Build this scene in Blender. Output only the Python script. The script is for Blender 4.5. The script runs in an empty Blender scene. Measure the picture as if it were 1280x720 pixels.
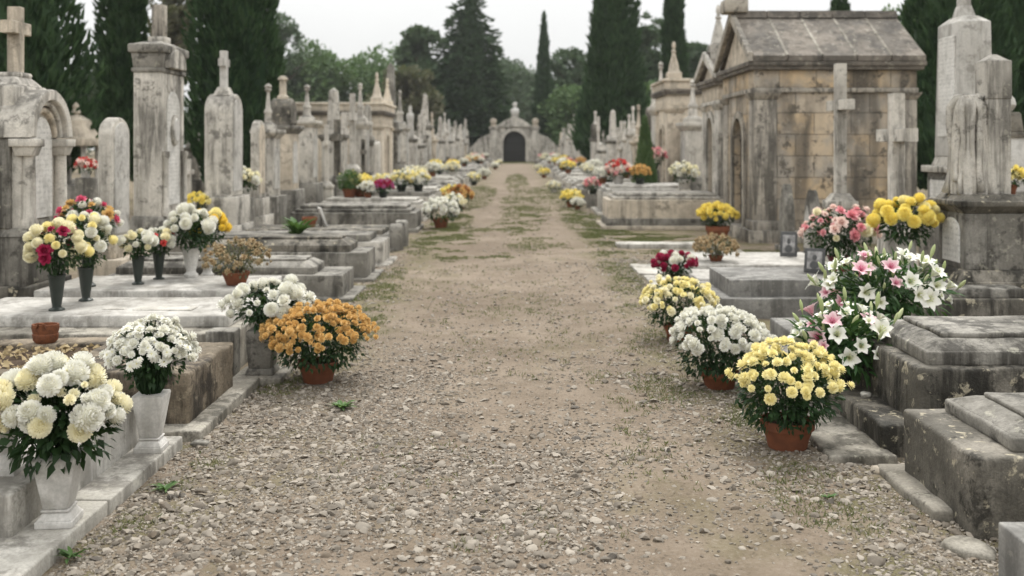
import bpy, math, random
import numpy as np
R = random.Random(11)
RN = np.random.default_rng(11)
SC = bpy.context.scene
COL = SC.collection
PI = math.pi

# ------------------------------------------------------------------ numpy helpers
def _hash(i, j, k):
    n = (i * 374761393 + j * 668265263 + k * 2147483647 * 7 + 1013) & 0x7fffffff
    n = ((n ^ (n >> 13)) * 1274126177) & 0x7fffffff
    n = (n ^ (n >> 16)) & 0xffff
    return n / 32767.5 - 1.0

def vn(p):
    """value noise, p (n,3) -> (n,) in -1..1"""
    p = np.asarray(p, float)
    q = np.floor(p).astype(np.int64)
    f = p - q
    f = f * f * (3 - 2 * f)
    r = 0
    for a in (0, 1):
        wa = f[:, 0] if a else 1 - f[:, 0]
        for b in (0, 1):
            wb = f[:, 1] if b else 1 - f[:, 1]
            for c in (0, 1):
                wc = f[:, 2] if c else 1 - f[:, 2]
                r = r + wa * wb * wc * _hash(q[:, 0] + a, q[:, 1] + b, q[:, 2] + c)
    return r

def fbm(p, o=3):
    r = 0; a = 1
    p = np.asarray(p, float)
    for i in range(o):
        r = r + a * vn(p * 2 ** i + 17.3 * i); a *= .5
    return r

def vnoise(p):
    return np.stack([vn(p + 3.1), vn(p + 41.7), vn(p + 97.3)], 1)

def rotz(a):
    c, s = math.cos(a), math.sin(a)
    return np.array([[c, -s, 0], [s, c, 0], [0, 0, 1.]])

def basis(y, spin=None):
    """rotation matrices whose local +Y is the direction y; local Z stays as 'up' as it can, then spun"""
    y = y / np.linalg.norm(y, axis=1, keepdims=True)
    up = np.tile([0, 0, 1.], (len(y), 1))
    bad = np.abs(y[:, 2]) > .98
    up[bad] = [1., 0, 0]
    x = np.cross(y, up); x /= np.linalg.norm(x, axis=1, keepdims=True)
    z = np.cross(x, y)
    if spin is not None:
        c, s = np.cos(spin)[:, None], np.sin(spin)[:, None]
        x, z = x * c + z * s, z * c - x * s
    return np.stack([x, y, z], 2)

def basis_z(z, spin):
    b = basis(z, spin)                      # columns x, y(=dir), z
    return np.stack([b[:, :, 2], b[:, :, 0], b[:, :, 1]], 2)

class MB:
    """collects verts and faces, links them as ONE mesh object"""
    def __init__(s):
        s.v, s.f, s.n, s.t = [], [], 0, []
    def add(s, v, f, tint=None):
        v = np.asarray(v, float)
        s.v.append(v)
        for g in f:
            g = np.asarray(g)
            if g.ndim == 1: g = g[None]
            s.f.append(g + s.n)
        s.t.append(np.zeros(len(v)) if tint is None else tint)
        s.n += len(v)
        return s
    def wear(s, amp, freq):
        v = np.concatenate(s.v)
        v = v + amp * (vnoise(v * freq) + .5 * vnoise(v * freq * 2.7))
        s.v = [v]; s.t = [np.concatenate(s.t)]
        return s
    def mesh(s, name, mat, smooth=40, tint=False):
        v = np.concatenate(s.v)
        m = bpy.data.meshes.new(name)
        m.vertices.add(len(v)); m.vertices.foreach_set('co', v.astype(np.float32).ravel())
        tot = np.concatenate([np.full(len(g), g.shape[1]) for g in s.f])
        li = np.concatenate([g.ravel() for g in s.f]).astype(np.int32)
        m.loops.add(len(li)); m.loops.foreach_set('vertex_index', li)
        m.polygons.add(len(tot))
        st = np.concatenate([[0], np.cumsum(tot)[:-1]]).astype(np.int32)
        m.polygons.foreach_set('loop_start', st)
        m.update(calc_edges=True)
        if tint:
            a = m.attributes.new('tint', 'FLOAT', 'POINT')
            a.data.foreach_set('value', np.concatenate(s.t).astype(np.float32))
        if smooth is True:
            m.shade_smooth()
        elif smooth:
            m.shade_smooth(); m.set_sharp_from_angle(angle=math.radians(smooth))
        for q in (mat if isinstance(mat, (list, tuple)) else [mat]):
            m.materials.append(q)
        return m
    def build(s, name, mat, parent=None, org=None, smooth=40, tint=False):
        if org is not None:
            s.v = [np.concatenate(s.v) - np.asarray(org)]; s.t = [np.concatenate(s.t)]
        o = bpy.data.objects.new(name, s.mesh(name, mat, smooth, tint))
        COL.objects.link(o)
        if parent is not None: o.parent = parent
        return o

def tag(o, label=None, cat=None, group=None, kind=None):
    if label: o['label'] = label
    if cat: o['category'] = cat
    if group: o['group'] = group
    if kind: o['kind'] = kind
    return o

def thing(name, label, cat, loc=(0, 0, 0), rz=0, group=None):
    o = bpy.data.objects.new(name, None); COL.objects.link(o)
    o.empty_display_size = .1
    o.location = loc; o.rotation_euler = (0, 0, rz)
    return tag(o, label, cat, group)

def place(mesh, name, parent, loc, rot=None, scl=1.0):
    o = bpy.data.objects.new(name, mesh); COL.objects.link(o)
    if parent is not None: o.parent = parent
    o.location = loc
    if rot is not None: o.rotation_euler = rot
    o.scale = (scl, scl, scl) if np.isscalar(scl) else scl
    return o

def dup(root, loc, rz=None, label=None, group=None, scl=None):
    """a copy of a thing with copies of its parts and sub-parts"""
    r = root.copy(); COL.objects.link(r); r.location = loc
    if rz is not None: r.rotation_euler = (0, 0, rz)
    if scl is not None: r.scale = scl
    if label: r['label'] = label
    if group: r['group'] = group
    for ch in list(root.children):
        c = ch.copy(); COL.objects.link(c); c.parent = r
        for g in list(ch.children):
            d = g.copy(); COL.objects.link(d); d.parent = c
    return r

# ---- shapes: each returns (verts, faces)
def axis(a, b, r, cell, lod):
    r = min(r, (b - a) * .45)
    if lod: return np.array([a, a + r, b - r, b])
    n = max(1, int(round((b - a - 2 * r) / cell)))
    return np.concatenate([[a, a + .4 * r], np.linspace(a + r, b - r, n + 1), [b - .4 * r, b]])

def rbox(x0, x1, y0, y1, z0, z1, r=.008, cell=.25, lod=0):
    """box with rounded edges"""
    r = min(r, (x1 - x0) * .45, (y1 - y0) * .45, (z1 - z0) * .45)
    X, Y, Z = axis(x0, x1, r, cell, lod), axis(y0, y1, r, cell, lod), axis(z0, z1, r, cell, lod)
    nx, ny, nz = len(X), len(Y), len(Z)
    idx = lambda i, j, k: (i * ny + j) * nz + k
    F = []
    def face(a, b, fn, flip):
        A, B = np.meshgrid(np.arange(a - 1), np.arange(b - 1), indexing='ij')
        A, B = A.ravel(), B.ravel()
        q = [fn(A, B), fn(A + 1, B), fn(A + 1, B + 1), fn(A, B + 1)]
        F.append(np.stack(q[::-1] if flip else q, 1))
    face(nx, ny, lambda a, b: idx(a, b, 0), True)
    face(nx, ny, lambda a, b: idx(a, b, nz - 1), False)
    face(nx, nz, lambda a, b: idx(a, 0, b), False)
    face(nx, nz, lambda a, b: idx(a, ny - 1, b), True)
    face(ny, nz, lambda a, b: idx(0, a, b), True)
    face(ny, nz, lambda a, b: idx(nx - 1, a, b), False)
    F = np.concatenate(F)
    u, inv = np.unique(F.ravel(), return_inverse=True)
    k = u % nz; j = (u // nz) % ny; i = u // (nz * ny)
    P = np.stack([X[i], Y[j], Z[k]], 1)
    lo = np.array([x0 + r, y0 + r, z0 + r]); hi = np.array([x1 - r, y1 - r, z1 - r])
    c = np.clip(P, lo, hi); d = P - c
    P = c + d / np.maximum(np.linalg.norm(d, axis=1, keepdims=True), 1e-9) * r
    return P, [inv.reshape(-1, 4)]

def tbox(x, y, z0, z1, a0, b0, a1, b1, r=.006, cell=.3, lod=0):
    """tapered box: centre x,y; full sizes a(x),b(y) at the bottom (0) and top (1)"""
    P, F = rbox(-a0 / 2, a0 / 2, -b0 / 2, b0 / 2, z0, z1, r, cell, lod)
    t = (P[:, 2] - z0) / (z1 - z0)
    P[:, 0] = P[:, 0] * (1 + t * (a1 / a0 - 1)) + x
    P[:, 1] = P[:, 1] * (1 + t * (b1 / b0 - 1)) + y
    return P, F

def offset(o, r):
    """inset a closed ccw 2-D outline by r"""
    o = np.asarray(o, float)
    e = np.roll(o, -1, 0) - o
    e /= np.maximum(np.linalg.norm(e, axis=1, keepdims=True), 1e-9)
    n = np.stack([-e[:, 1], e[:, 0]], 1)
    m = n + np.roll(n, 1, 0)
    m /= np.maximum((m * m).sum(1, keepdims=True), .35) / 2
    return o + m * r

def prism(out, x0, x1, r=.006):
    """outline of (y,z) points, counter-clockwise seen from +X, extruded along X with chamfered rims"""
    o = np.asarray(out, float); n = len(o)
    i = offset(o, r)
    rings = [(x0, i), (x0 + r, o), (x1 - r, o), (x1, i)]
    V = np.concatenate([np.column_stack([np.full(n, x), q]) for x, q in rings])
    F = []
    a = np.arange(n); b = (a + 1) % n
    for k in range(3):
        F.append(np.stack([a + k * n, b + k * n, b + (k + 1) * n, a + (k + 1) * n], 1))
    F.append(a[::-1][None]); F.append((a + 3 * n)[None])
    return V, F

def arch_out(w, z0, zs, rise, n=12):
    """rectangle with a round top: width w, from z0 to spring zs, arch of given rise"""
    t = np.linspace(0, PI, n + 1)
    top = np.stack([w / 2 * np.cos(t), zs + rise * np.sin(t)], 1)
    return np.concatenate([[[-w / 2, z0], [w / 2, z0]], top])

def point_out(w, z0, zs, rise, n=6):
    t = np.linspace(0, 1, n + 1)
    a = np.stack([w / 2 * (1 - t ** 1.6), zs + rise * t ** .8], 1)
    b = a[:-1][::-1] * [-1, 1]
    return np.concatenate([[[-w / 2, z0], [w / 2, z0]], a, b])

def cross_out(z0, h, w, t, arm=.68):
    za = z0 + h * arm
    return np.array([[-t / 2, z0], [t / 2, z0], [t / 2, za - t / 2], [w / 2, za - t / 2], [w / 2, za + t / 2], [t / 2, za + t / 2],
                     [t / 2, z0 + h], [-t / 2, z0 + h], [-t / 2, za + t / 2], [-w / 2, za + t / 2], [-w / 2, za - t / 2], [-t / 2, za - t / 2]])

def lathe(prof, seg=24, rot=0., x=0, y=0, sx=1, sy=1):
    prof = np.asarray(prof, float); n = len(prof)
    t = np.arange(seg) / seg * 2 * PI + rot
    V = np.concatenate([np.column_stack([x + sx * r * np.cos(t), y + sy * r * np.sin(t), np.full(seg, z)]) for r, z in prof])
    a = np.arange(seg); b = (a + 1) % seg
    F = [np.stack([a + k * seg, b + k * seg, b + (k + 1) * seg, a + (k + 1) * seg], 1) for k in range(n - 1)]
    F.append(a[::-1][None]); F.append((a + (n - 1) * seg)[None])
    return V, F

def sq(prof, x=0, y=0, sx=1, sy=1):
    """four-sided lathe; radii are half widths"""
    p = np.asarray(prof, float) * [math.sqrt(2), 1]
    return lathe(p, 4, PI / 4, x, y, sx, sy)

def tube(pts, rad, seg=6):
    pts = np.asarray(pts, float); n = len(pts)
    d = np.gradient(pts, axis=0)
    b = basis(d)
    t = np.arange(seg) / seg * 2 * PI
    c = np.stack([np.cos(t), np.zeros(seg), np.sin(t)], 1)
    rad = np.broadcast_to(rad, (n,))
    V = (np.einsum('nij,kj->nki', b, c) * rad[:, None, None] + pts[:, None]).reshape(-1, 3)
    a = np.arange(seg); e = (a + 1) % seg
    F = [np.stack([a + k * seg, e + k * seg, e + (k + 1) * seg, a + (k + 1) * seg], 1) for k in range(n - 1)]
    F.append(a[::-1][None]); F.append((a + (n - 1) * seg)[None])
    return V, F

def scatter(tv, tf, pos, rot, scl, tint=None):
    tv = np.asarray(tv, float); pos = np.asarray(pos); n = len(pos); k = len(tv)
    scl = np.asarray(scl, float)
    if scl.ndim == 1: scl = np.repeat(scl[:, None], 3, 1)
    V = np.einsum('nij,nkj->nki', rot, tv[None] * scl[:, None]) + pos[:, None]
    F = [(np.asarray(g)[None] + (np.arange(n) * k)[:, None, None]).reshape(-1, np.asarray(g).shape[1]) for g in tf]
    return V.reshape(-1, 3), F

LEAF = (np.array([[0, 0, 0], [-.26, .38, .07], [0, .42, -.02], [.26, .38, .07], [0, 1, -.14]]),
        [np.array([[0, 2, 1], [0, 3, 2], [1, 2, 4], [2, 3, 4]])])
LANCE = (np.array([[0, 0, 0], [-.1, .3, .04], [0, .32, 0], [.1, .3, .04], [-.07, .7, -.02], [0, .7, -.05], [.07, .7, -.02], [0, 1, -.2]]),
         [np.array([[0, 2, 1], [0, 3, 2], [4, 5, 7], [5, 6, 7]]), np.array([[1, 2, 5, 4], [2, 3, 6, 5]])])
BLADE = (np.array([[-.05, 0, 0], [.05, 0, 0], [.03, .6, .03], [-.03, .6, .03], [0, 1, -.1]]),
         [np.array([[0, 1, 2, 3]]), np.array([[3, 2, 4]])])
def ico(sub):
    import bmesh
    b = bmesh.new(); bmesh.ops.create_icosphere(b, subdivisions=sub, radius=1)
    v = np.array([q.co[:] for q in b.verts]); f = np.array([[q.index for q in p.verts] for p in b.faces]); b.free()
    return v, [f]

# ------------------------------------------------------------------ materials
MATS = {}
class NT:
    def __init__(s, name):
        s.m = bpy.data.materials.new(name); s.m.use_nodes = True
        s.t = s.m.node_tree; s.n = s.t.nodes; s.n.clear()
        s.out = s.n.new('ShaderNodeOutputMaterial'); s.b = s.n.new('ShaderNodeBsdfPrincipled')
        s.l(s.b.outputs[0], s.out.inputs[0])
        MATS[name] = s.m
    def l(s, a, b): s.t.links.new(a, b)
    def node(s, typ, ins=None, **kw):
        n = s.n.new(typ)
        for k, v in kw.items(): setattr(n, k, v)
        for k, v in (ins or {}).items():
            if hasattr(v, 'node'): s.l(v, n.inputs[k])
            else: n.inputs[k].default_value = v
        return n
    def pos(s): return s.node('ShaderNodeNewGeometry').outputs['Position']
    def mapped(s, v, scale=(1, 1, 1), loc=(0, 0, 0)):
        return s.node('ShaderNodeMapping', {'Vector': v, 'Scale': scale, 'Location': loc}).outputs[0]
    def noise(s, v, scale, detail=4, rough=.55, dist=0):
        return s.node('ShaderNodeTexNoise', {'Vector': v, 'Scale': scale, 'Detail': detail, 'Roughness': rough, 'Distortion': dist}).outputs[0]
    def ramp(s, f, a, b, lo=0., hi=1.):
        return s.node('ShaderNodeMapRange', {'Value': f, 'From Min': a, 'From Max': b, 'To Min': lo, 'To Max': hi}, interpolation_type='SMOOTHSTEP').outputs[0]
    def math(s, op, a, b=0.):
        n = s.n.new('ShaderNodeMath'); n.operation = op
        for i, v in enumerate((a, b)):
            if hasattr(v, 'node'): s.l(v, n.inputs[i])
            else: n.inputs[i].default_value = v
        return n.outputs[0]
    def mix(s, f, a, b, blend='MIX'):
        n = s.n.new('ShaderNodeMix'); n.data_type = 'RGBA'; n.blend_type = blend; n.clamp_factor = True
        for sock, v in ((n.inputs[0], f), (n.inputs[6], a), (n.inputs[7], b)):
            if hasattr(v, 'node'): s.l(v, sock)
            elif isinstance(v, (tuple, list)): sock.default_value = (*v[:3], 1)
            else: sock.default_value = v
        return n.outputs[2]
    def bump(s, h, strength=.4, dist=.01, prev=None):
        n = s.node('ShaderNodeBump', {'Height': h, 'Strength': strength, 'Distance': dist})
        if prev is not None: s.l(prev, n.inputs['Normal'])
        return n.outputs[0]
    def done(s, col, rough=.85, normal=None, spec=.25):
        for sock, v in ((s.b.inputs['Base Color'], col), (s.b.inputs['Roughness'], rough)):
            if hasattr(v, 'node'): s.l(v, sock)
            elif isinstance(v, (tuple, list)): sock.default_value = (*v[:3], 1)
            else: sock.default_value = v
        s.b.inputs['Specular IOR Level'].default_value = spec
        if normal is not None: s.l(normal, s.b.inputs['Normal'])
        return s.m

def stone(name, base, base2, dark, stain=.5, lichen=.25, lich=(.5, .47, .38), bump=.5, scale=1., ashlar=None, streak=(5., .45, 6), top=.0, letters=0.):
    k = NT(name); g = k.node('ShaderNodeNewGeometry'); p = g.outputs['Position']
    n1 = k.noise(p, 1.5 * scale, 5, .6)
    n2 = k.noise(p, 7 * scale, 6, .68)
    n3 = k.noise(p, 75 * scale, 3, .6)
    if ashlar:
        w, h, gap, alt = ashlar
        sp = k.node('ShaderNodeSeparateXYZ', {0: p})
        xy = k.math('ADD', sp.outputs[0], k.math('MULTIPLY', sp.outputs[1], 1.003))
        cv = k.node('ShaderNodeCombineXYZ', {0: xy, 1: sp.outputs[2], 2: 0.})
        br = k.node('ShaderNodeTexBrick', {'Vector': cv.outputs[0], 'Color1': (0, 0, 0, 1), 'Color2': (1, 1, 1, 1), 'Mortar': (.5, .5, .5, 1), 'Scale': 1., 'Mortar Size': gap, 'Mortar Smooth': .4, 'Bias': 0., 'Brick Width': w, 'Row Height': h})
        col = k.mix(k.ramp(br.outputs[0], .1, .9), base, base2)
        col = k.mix(k.ramp(n1, .44, .62, 0, .85), col, alt)
    else:
        col = k.mix(k.ramp(n1, .38, .62), base, base2)
    col = k.mix(k.ramp(n2, .46, .66, 0, .75), col, tuple(c * .72 for c in base2))
    # rain streaks: noise stretched downwards, gathered in patches
    st = k.noise(k.mapped(p, (streak[0] * scale, streak[0] * scale, streak[1] * scale)), 1., streak[2], .72)
    pt = k.noise(k.mapped(p, (1, 1, .45), (3, 7, 1)), 1.25 * scale, 4, .6)
    sf = k.math('MULTIPLY', k.ramp(st, .44, .60), k.ramp(pt, .36, .54))
    col = k.mix(k.math('MULTIPLY', sf, stain), col, dark)
    # soot and lichen blotches
    bl = k.noise(k.mapped(p, (1, 1, 1), (11, 2, 5)), 4.2 * scale, 8, .74)
    col = k.mix(k.ramp(bl, .53, .62, 0, stain * .9), col, dark)
    vo = k.noise(k.mapped(p, (1, 1, 1), (1, 12, 15)), 11 * scale, 6, .66)
    col = k.mix(k.ramp(vo, .585, .65, 0, lichen), col, lich)
    if top:   # black crust where rain lies on upward faces; also dims top-lit white marble
        nz = k.node('ShaderNodeSeparateXYZ', {0: g.outputs['Normal']}).outputs[2]
        col = k.mix(k.math('MULTIPLY', k.math('MULTIPLY', k.ramp(nz, .25, .8), k.ramp(n2, .25, .6, .35, 1)), top), col, dark)
    col = k.mix(k.ramp(n3, .35, .7, 0, .4), col, tuple(c * .55 for c in base2))
    if letters:   # worn lines of lettering
        sp = k.node('ShaderNodeSeparateXYZ', {0: p})
        zr = k.math('DIVIDE', sp.outputs[2], letters); row = k.math('FLOOR', zr); fr = k.math('FRACT', zr)
        inrow = k.math('MULTIPLY', k.math('GREATER_THAN', fr, .32), k.math('LESS_THAN', fr, .72))
        cv = k.node('ShaderNodeCombineXYZ', {0: k.math('MULTIPLY', sp.outputs[1], 2.6 / letters), 1: k.math('MULTIPLY', row, 7.31), 2: k.math('MULTIPLY', zr, .9)})
        lt = k.math('MULTIPLY', k.ramp(k.noise(cv.outputs[0], 1., 2), .48, .58), inrow)
        col = k.mix(k.math('MULTIPLY', lt, .5), col, tuple(c * .45 for c in base2))
    hh = k.math('ADD', k.math('MULTIPLY', n2, 1.), k.math('MULTIPLY', n3, .35))
    hh = k.math('ADD', hh, k.math('MULTIPLY', bl, .5))
    if ashlar:
        hh = k.math('SUBTRACT', hh, k.math('MULTIPLY', br.outputs[1], 1.5))
        col = k.mix(k.math('MULTIPLY', br.outputs[1], .5), col, tuple(c * .9 for c in dark))
    return k.done(col, k.ramp(n2, .3, .7, .72, .95), k.bump(hh, bump, .012))

stone('white_marble', (.62, .60, .56), (.49, .47, .43), (.15, .14, .12), .65, .2, (.5, .48, .40), .3, top=.38)  # grime tone on upward faces, doubling as painted dimming of top-lit slabs
stone('clean_marble', (.68, .665, .63), (.57, .55, .515), (.26, .245, .21), .45, .1, (.55, .53, .46), .2)
stone('inscribed_marble', (.77, .75, .705), (.66, .64, .595), (.26, .245, .21), .4, .1, (.5, .48, .42), .2, letters=.05)
stone('limestone', (.655, .615, .545), (.49, .46, .405), (.075, .07, .06), .85, .3, (.56, .53, .43), .5, top=.8)
stone('pale_stone', (.68, .64, .575), (.55, .515, .455), (.13, .12, .105), .6, .2, (.58, .55, .45), .4, top=.3)
stone('cream_stone', (.66, .575, .46), (.53, .46, .365), (.12, .11, .092), .65, .2, (.6, .55, .45), .4, top=.5)
stone('clean_cream', (.76, .67, .54), (.66, .58, .47), (.22, .20, .165), .4, .15, (.65, .6, .48), .35, top=.25)
stone('grey_stone', (.31, .293, .257), (.17, .159, .137), (.035, .032, .027), .9, .4, (.48, .46, .37), .6)
stone('dark_stone', (.255, .232, .193), (.10, .092, .076), (.016, .015, .012), .95, .8, (.46, .41, .30), 1., streak=(4., .6, 6))
stone('brown_stone', (.25, .205, .15), (.12, .098, .07), (.022, .018, .014), .95, .5, (.38, .325, .235), 1., streak=(4., .6, 6))
stone('granite', (.27, .262, .243), (.20, .194, .18), (.07, .067, .06), .65, .3, (.40, .385, .33), .35)
stone('pale_slab', (.55, .525, .475), (.40, .38, .335), (.11, .10, .085), .7, .3, (.5, .48, .40), .45)
stone('kerb_stone', (.36, .335, .285), (.225, .206, .17), (.05, .046, .036), .85, .4, (.47, .45, .36), .8)
stone('sandstone', (.60, .45, .28), (.52, .44, .34), (.05, .046, .04), .95, .25, (.58, .52, .42), .8, 1., (.62, .36, .009, (.34, .32, .285)), streak=(1.15, .10, 2.5))
stone('pier_stone', (.46, .415, .345), (.33, .30, .255), (.055, .051, .044), .85, .3, (.48, .45, .36), .6, top=.6)
stone('roof_stone', (.215, .187, .155), (.125, .111, .094), (.055, .051, .045), .8, .4, (.48, .45, .37), .6, streak=(2.5, .5, 6))

def plain(name, c, c2=None, rough=.8, spec=.25, sc=8, bump=0, bd=.004):
    k = NT(name); p = k.pos()
    n = k.noise(p, sc, 5, .6)
    col = k.mix(k.ramp(n, .3, .7), c, c2 or tuple(x * .75 for x in c))
    return k.done(col, rough, k.bump(k.noise(p, sc * 4, 4), bump, bd) if bump else None, spec)

plain('terracotta', (.235, .085, .042), (.16, .062, .034), .8, .25, 14, .25)
plain('dark_vase', (.018, .026, .022), (.03, .036, .03), .45, .4, 9)
plain('soil', (.09, .065, .045), (.05, .036, .026), .95, .1, 30, 1., .01)
plain('iron', (.02, .02, .02), (.035, .03, .028), .6, .3, 20)
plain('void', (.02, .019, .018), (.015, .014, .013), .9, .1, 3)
plain('bark', (.10, .078, .06), (.055, .043, .034), .95, .1, 6, .9, .03)
plain('leaf_shade_speck', (.13, .085, .05), (.06, .042, .028), .9, .1, 30)
plain('rust_basket', (.20, .075, .035), (.11, .045, .025), .85, .2, 30, .6)
plain('red_pot', (.19, .03, .035), (.12, .02, .025), .5, .4, 9)
plain('photo_glass', (.30, .29, .28), (.11, .105, .1), .25, .5, 14)
plain('frame_black', (.035, .035, .035), (.05, .05, .048), .5, .4, 20)

def leafmat(name, c, c2, rough=.55, tr=.25, var=.5):
    k = NT(name); g = k.node('ShaderNodeNewGeometry')
    oi = k.node('ShaderNodeObjectInfo')
    n = k.noise(g.outputs['Position'], 2.2, 3)
    col = k.mix(g.outputs['Random Per Island'], c, c2)
    col = k.mix(k.ramp(n, .35, .7, 0, var), col, tuple(x * .6 for x in c))
    k.done(col, rough, None, .3)
    if tr:
        t = k.node('ShaderNodeBsdfTranslucent'); k.l(k.mix(.5, col, (.12, .2, .04)), t.inputs[0])
        mx = k.node('ShaderNodeMixShader', {0: tr}); k.l(k.b.outputs[0], mx.inputs[1]); k.l(t.outputs[0], mx.inputs[2]); k.l(mx.outputs[0], k.out.inputs[0])
    return k.m
leafmat('mum_leaf', (.010, .033, .010), (.028, .068, .020))
leafmat('lily_leaf', (.025, .075, .02), (.065, .14, .04))
leafmat('grass_blade', (.10, .12, .04), (.20, .185, .085))
leafmat('weed_leaf', (.06, .13, .035), (.10, .18, .05))
leafmat('cypress_leaf', (.020, .050, .020), (.075, .135, .055), .8, .1, .7)
leafmat('cedar_leaf', (.024, .052, .024), (.075, .125, .055), .8, .1, .6)
leafmat('broad_leaf', (.085, .155, .06), (.15, .22, .09), .7, .2, .5)
leafmat('olive_leaf', (.10, .105, .06), (.14, .125, .07), .7, .2, .5)
leafmat('pine_leaf', (.065, .11, .058), (.11, .155, .08), .75, .1, .5)
leafmat('wood_leaf', (.055, .085, .045), (.075, .1, .05), .8, .1, .5)

def petal(name, c, c2, core=None, tr=.25):
    k = NT(name); g = k.node('ShaderNodeNewGeometry'); oi = k.node('ShaderNodeObjectInfo')
    f = k.math('ADD', k.math('MULTIPLY', g.outputs['Random Per Island'], .4), k.math('MULTIPLY', oi.outputs['Random'], .6))
    col = k.mix(f, c, c2)
    if core is not None:
        a = k.node('ShaderNodeAttribute', attribute_name='tint')
        col = k.mix(a.outputs['Fac'], col, core)
    k.done(col, .6, None, .2)
    t = k.node('ShaderNodeBsdfTranslucent'); k.l(col, t.inputs[0])
    mx = k.node('ShaderNodeMixShader', {0: tr}); k.l(k.b.outputs[0], mx.inputs[1]); k.l(t.outputs[0], mx.inputs[2]); k.l(mx.outputs[0], k.out.inputs[0])
    return k.m
PET = dict(white=((.80, .795, .75), (.77, .76, .69), (.74, .70, .42)), cream=((.84, .81, .64), (.83, .78, .56), (.78, .68, .34)),
           yellow=((.87, .79, .40), (.87, .81, .49), (.80, .66, .24)), gold=((.88, .70, .10), (.86, .66, .12), (.66, .42, .03)), lemon=((.88, .74, .18), (.88, .78, .28), (.75, .56, .08)),
           orange=((.64, .41, .14), (.70, .49, .21), (.48, .25, .05)), rust=((.40, .17, .05), (.48, .25, .09), (.25, .09, .02)),
           crimson=((.30, .015, .05), (.42, .03, .10), (.2, .01, .02)), red=((.60, .05, .05), (.66, .12, .10), (.4, .02, .02)),
           pink=((.76, .30, .34), (.80, .45, .45), (.6, .14, .2)), rose=((.62, .08, .17), (.72, .16, .26), (.4, .03, .08)),
           blush=((.82, .62, .56), (.84, .74, .66), (.75, .4, .38)), mauve=((.42, .08, .22), (.5, .14, .3), (.25, .04, .1)),
           dry=((.36, .26, .14), (.46, .36, .20), (.22, .13, .06)), tan=((.40, .33, .2), (.3, .22, .11), (.2, .12, .06)))
for q, (a, b, c) in PET.items(): petal('petal_' + q, a, b, c)
petal('lily_white', (.86, .85, .80), (.84, .82, .74), (.62, .66, .30))
petal('lily_pink', (.84, .74, .72), (.84, .66, .66), (.60, .10, .22))
petal('lily_bud', (.40, .48, .20), (.62, .64, .40), (.26, .36, .12))
# ------------------------------------------------------------------ flowers
BM = {}
def petals_mb(layers, curl=.0, jit=.12, seed=1):
    """layers: (count, angle at the base, angle at the tip, length, width, start radius, start height); angles up from the horizontal"""
    rn = np.random.default_rng(seed); mb = MB()
    for n, a0, a1, L, W, r0, h0 in layers:
        for i in range(n):
            az = (i + rn.uniform(-.3, .3)) / n * 2 * PI + n
            l = L * rn.uniform(1 - jit, 1 + jit); d0, d1 = math.radians(a0 + rn.uniform(-8, 8)), math.radians(a1 + rn.uniform(-10, 10))
            p = np.array([r0, h0]); rows = []
            for t, w in ((0, .35), (.55, 1), (1, .55)):
                rows.append((p.copy(), w * W * .5))
                ang = d0 + (d1 - d0) * min(1, t + .3)
                p = p + np.array([math.cos(ang), math.sin(ang)]) * l * .5
            c, s = math.cos(az), math.sin(az); V = []
            for (r, h), w in rows:
                V += [(r * c - w * s, r * s + w * c, h), (r * c + w * s, r * s - w * c, h)]
            tt = np.array([.55, .55, .12, .12, 0, 0]) * (1 if r0 < .3 else .6)
            mb.add(V, [np.array([[0, 1, 3, 2], [2, 3, 5, 4]])], tt)
    return mb

def dome_mb(r, h, z0, seg=8, tint=.9):
    V, F = lathe([(r, z0), (r * .8, z0 + h * .6), (r * .3, z0 + h)], seg)
    return V, F, np.full(len(V), tint)

def bloom(kind, col):
    key = kind + col
    if key in BM: return BM[key]
    sd = abs(hash(kind)) % 1 + len(kind)
    if kind == 'pom':          # small button chrysanthemum
        mb = petals_mb([(12, -35, -10, .5, .42, .45, -.12), (12, -8, 25, .55, .42, .45, .0), (11, 20, 55, .55, .40, .40, .15), (9, 45, 85, .5, .36, .30, .3), (6, 68, 110, .45, .32, .18, .42), (4, 85, 120, .35, .28, .08, .5)], seed=sd)
        V, F, T = dome_mb(.5, .5, .0, 8, .25); mb.add(V, F, T)
    elif kind == 'daisy':      # open double daisy with a small eye
        mb = petals_mb([(13, 10, -15, .82, .36, .2, 0), (11, 30, 8, .66, .32, .17, .06), (8, 50, 30, .42, .26, .12, .1)], seed=sd)
        V, F, T = dome_mb(.2, .16, .08, 7, 1.); mb.add(V, F, T)
    elif kind == 'ball':       # large incurved chrysanthemum head
        ly = []
        for i in range(9):
            a = -35 + i * 14.5
            th = math.radians(-25 + i * 13.5)
            ly.append((int(18 * math.cos(max(th, 0)) + 5), a, a + 34, .42, .24, .62 * math.cos(th), .62 * math.sin(th) + .15))
        mb = petals_mb(ly, seed=sd)
        V, F = lathe([(.3, -.42), (.56, -.2), (.66, .15), (.5, .52), (.15, .72)], 10); mb.add(V, F, np.full(len(V), .3))
    elif kind == 'rose':
        mb = petals_mb([(6, 15, -10, .8, .8, .2, 0), (6, 45, 25, .75, .75, .18, .05), (5, 65, 60, .7, .65, .15, .08), (5, 78, 85, .66, .5, .12, .1), (4, 86, 100, .62, .36, .07, .12)], seed=sd)
        V, F, T = dome_mb(.3, .5, .05, 7, .5); mb.add(V, F, T)
    elif kind == 'dried':      # withered head
        mb = petals_mb([(9, 30, -60, .6, .34, .25, .1), (9, 60, 20, .6, .3, .2, .2), (7, 80, 110, .5, .3, .12, .25)], jit=.4, seed=sd)
        V, F, T = dome_mb(.48, .75, -.05, 8, .5); mb.add(V, F, T)
    me = mb.mesh('bloom_' + key, MATS['petal_' + col], True, True)
    BM[key] = me
    return me

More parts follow.
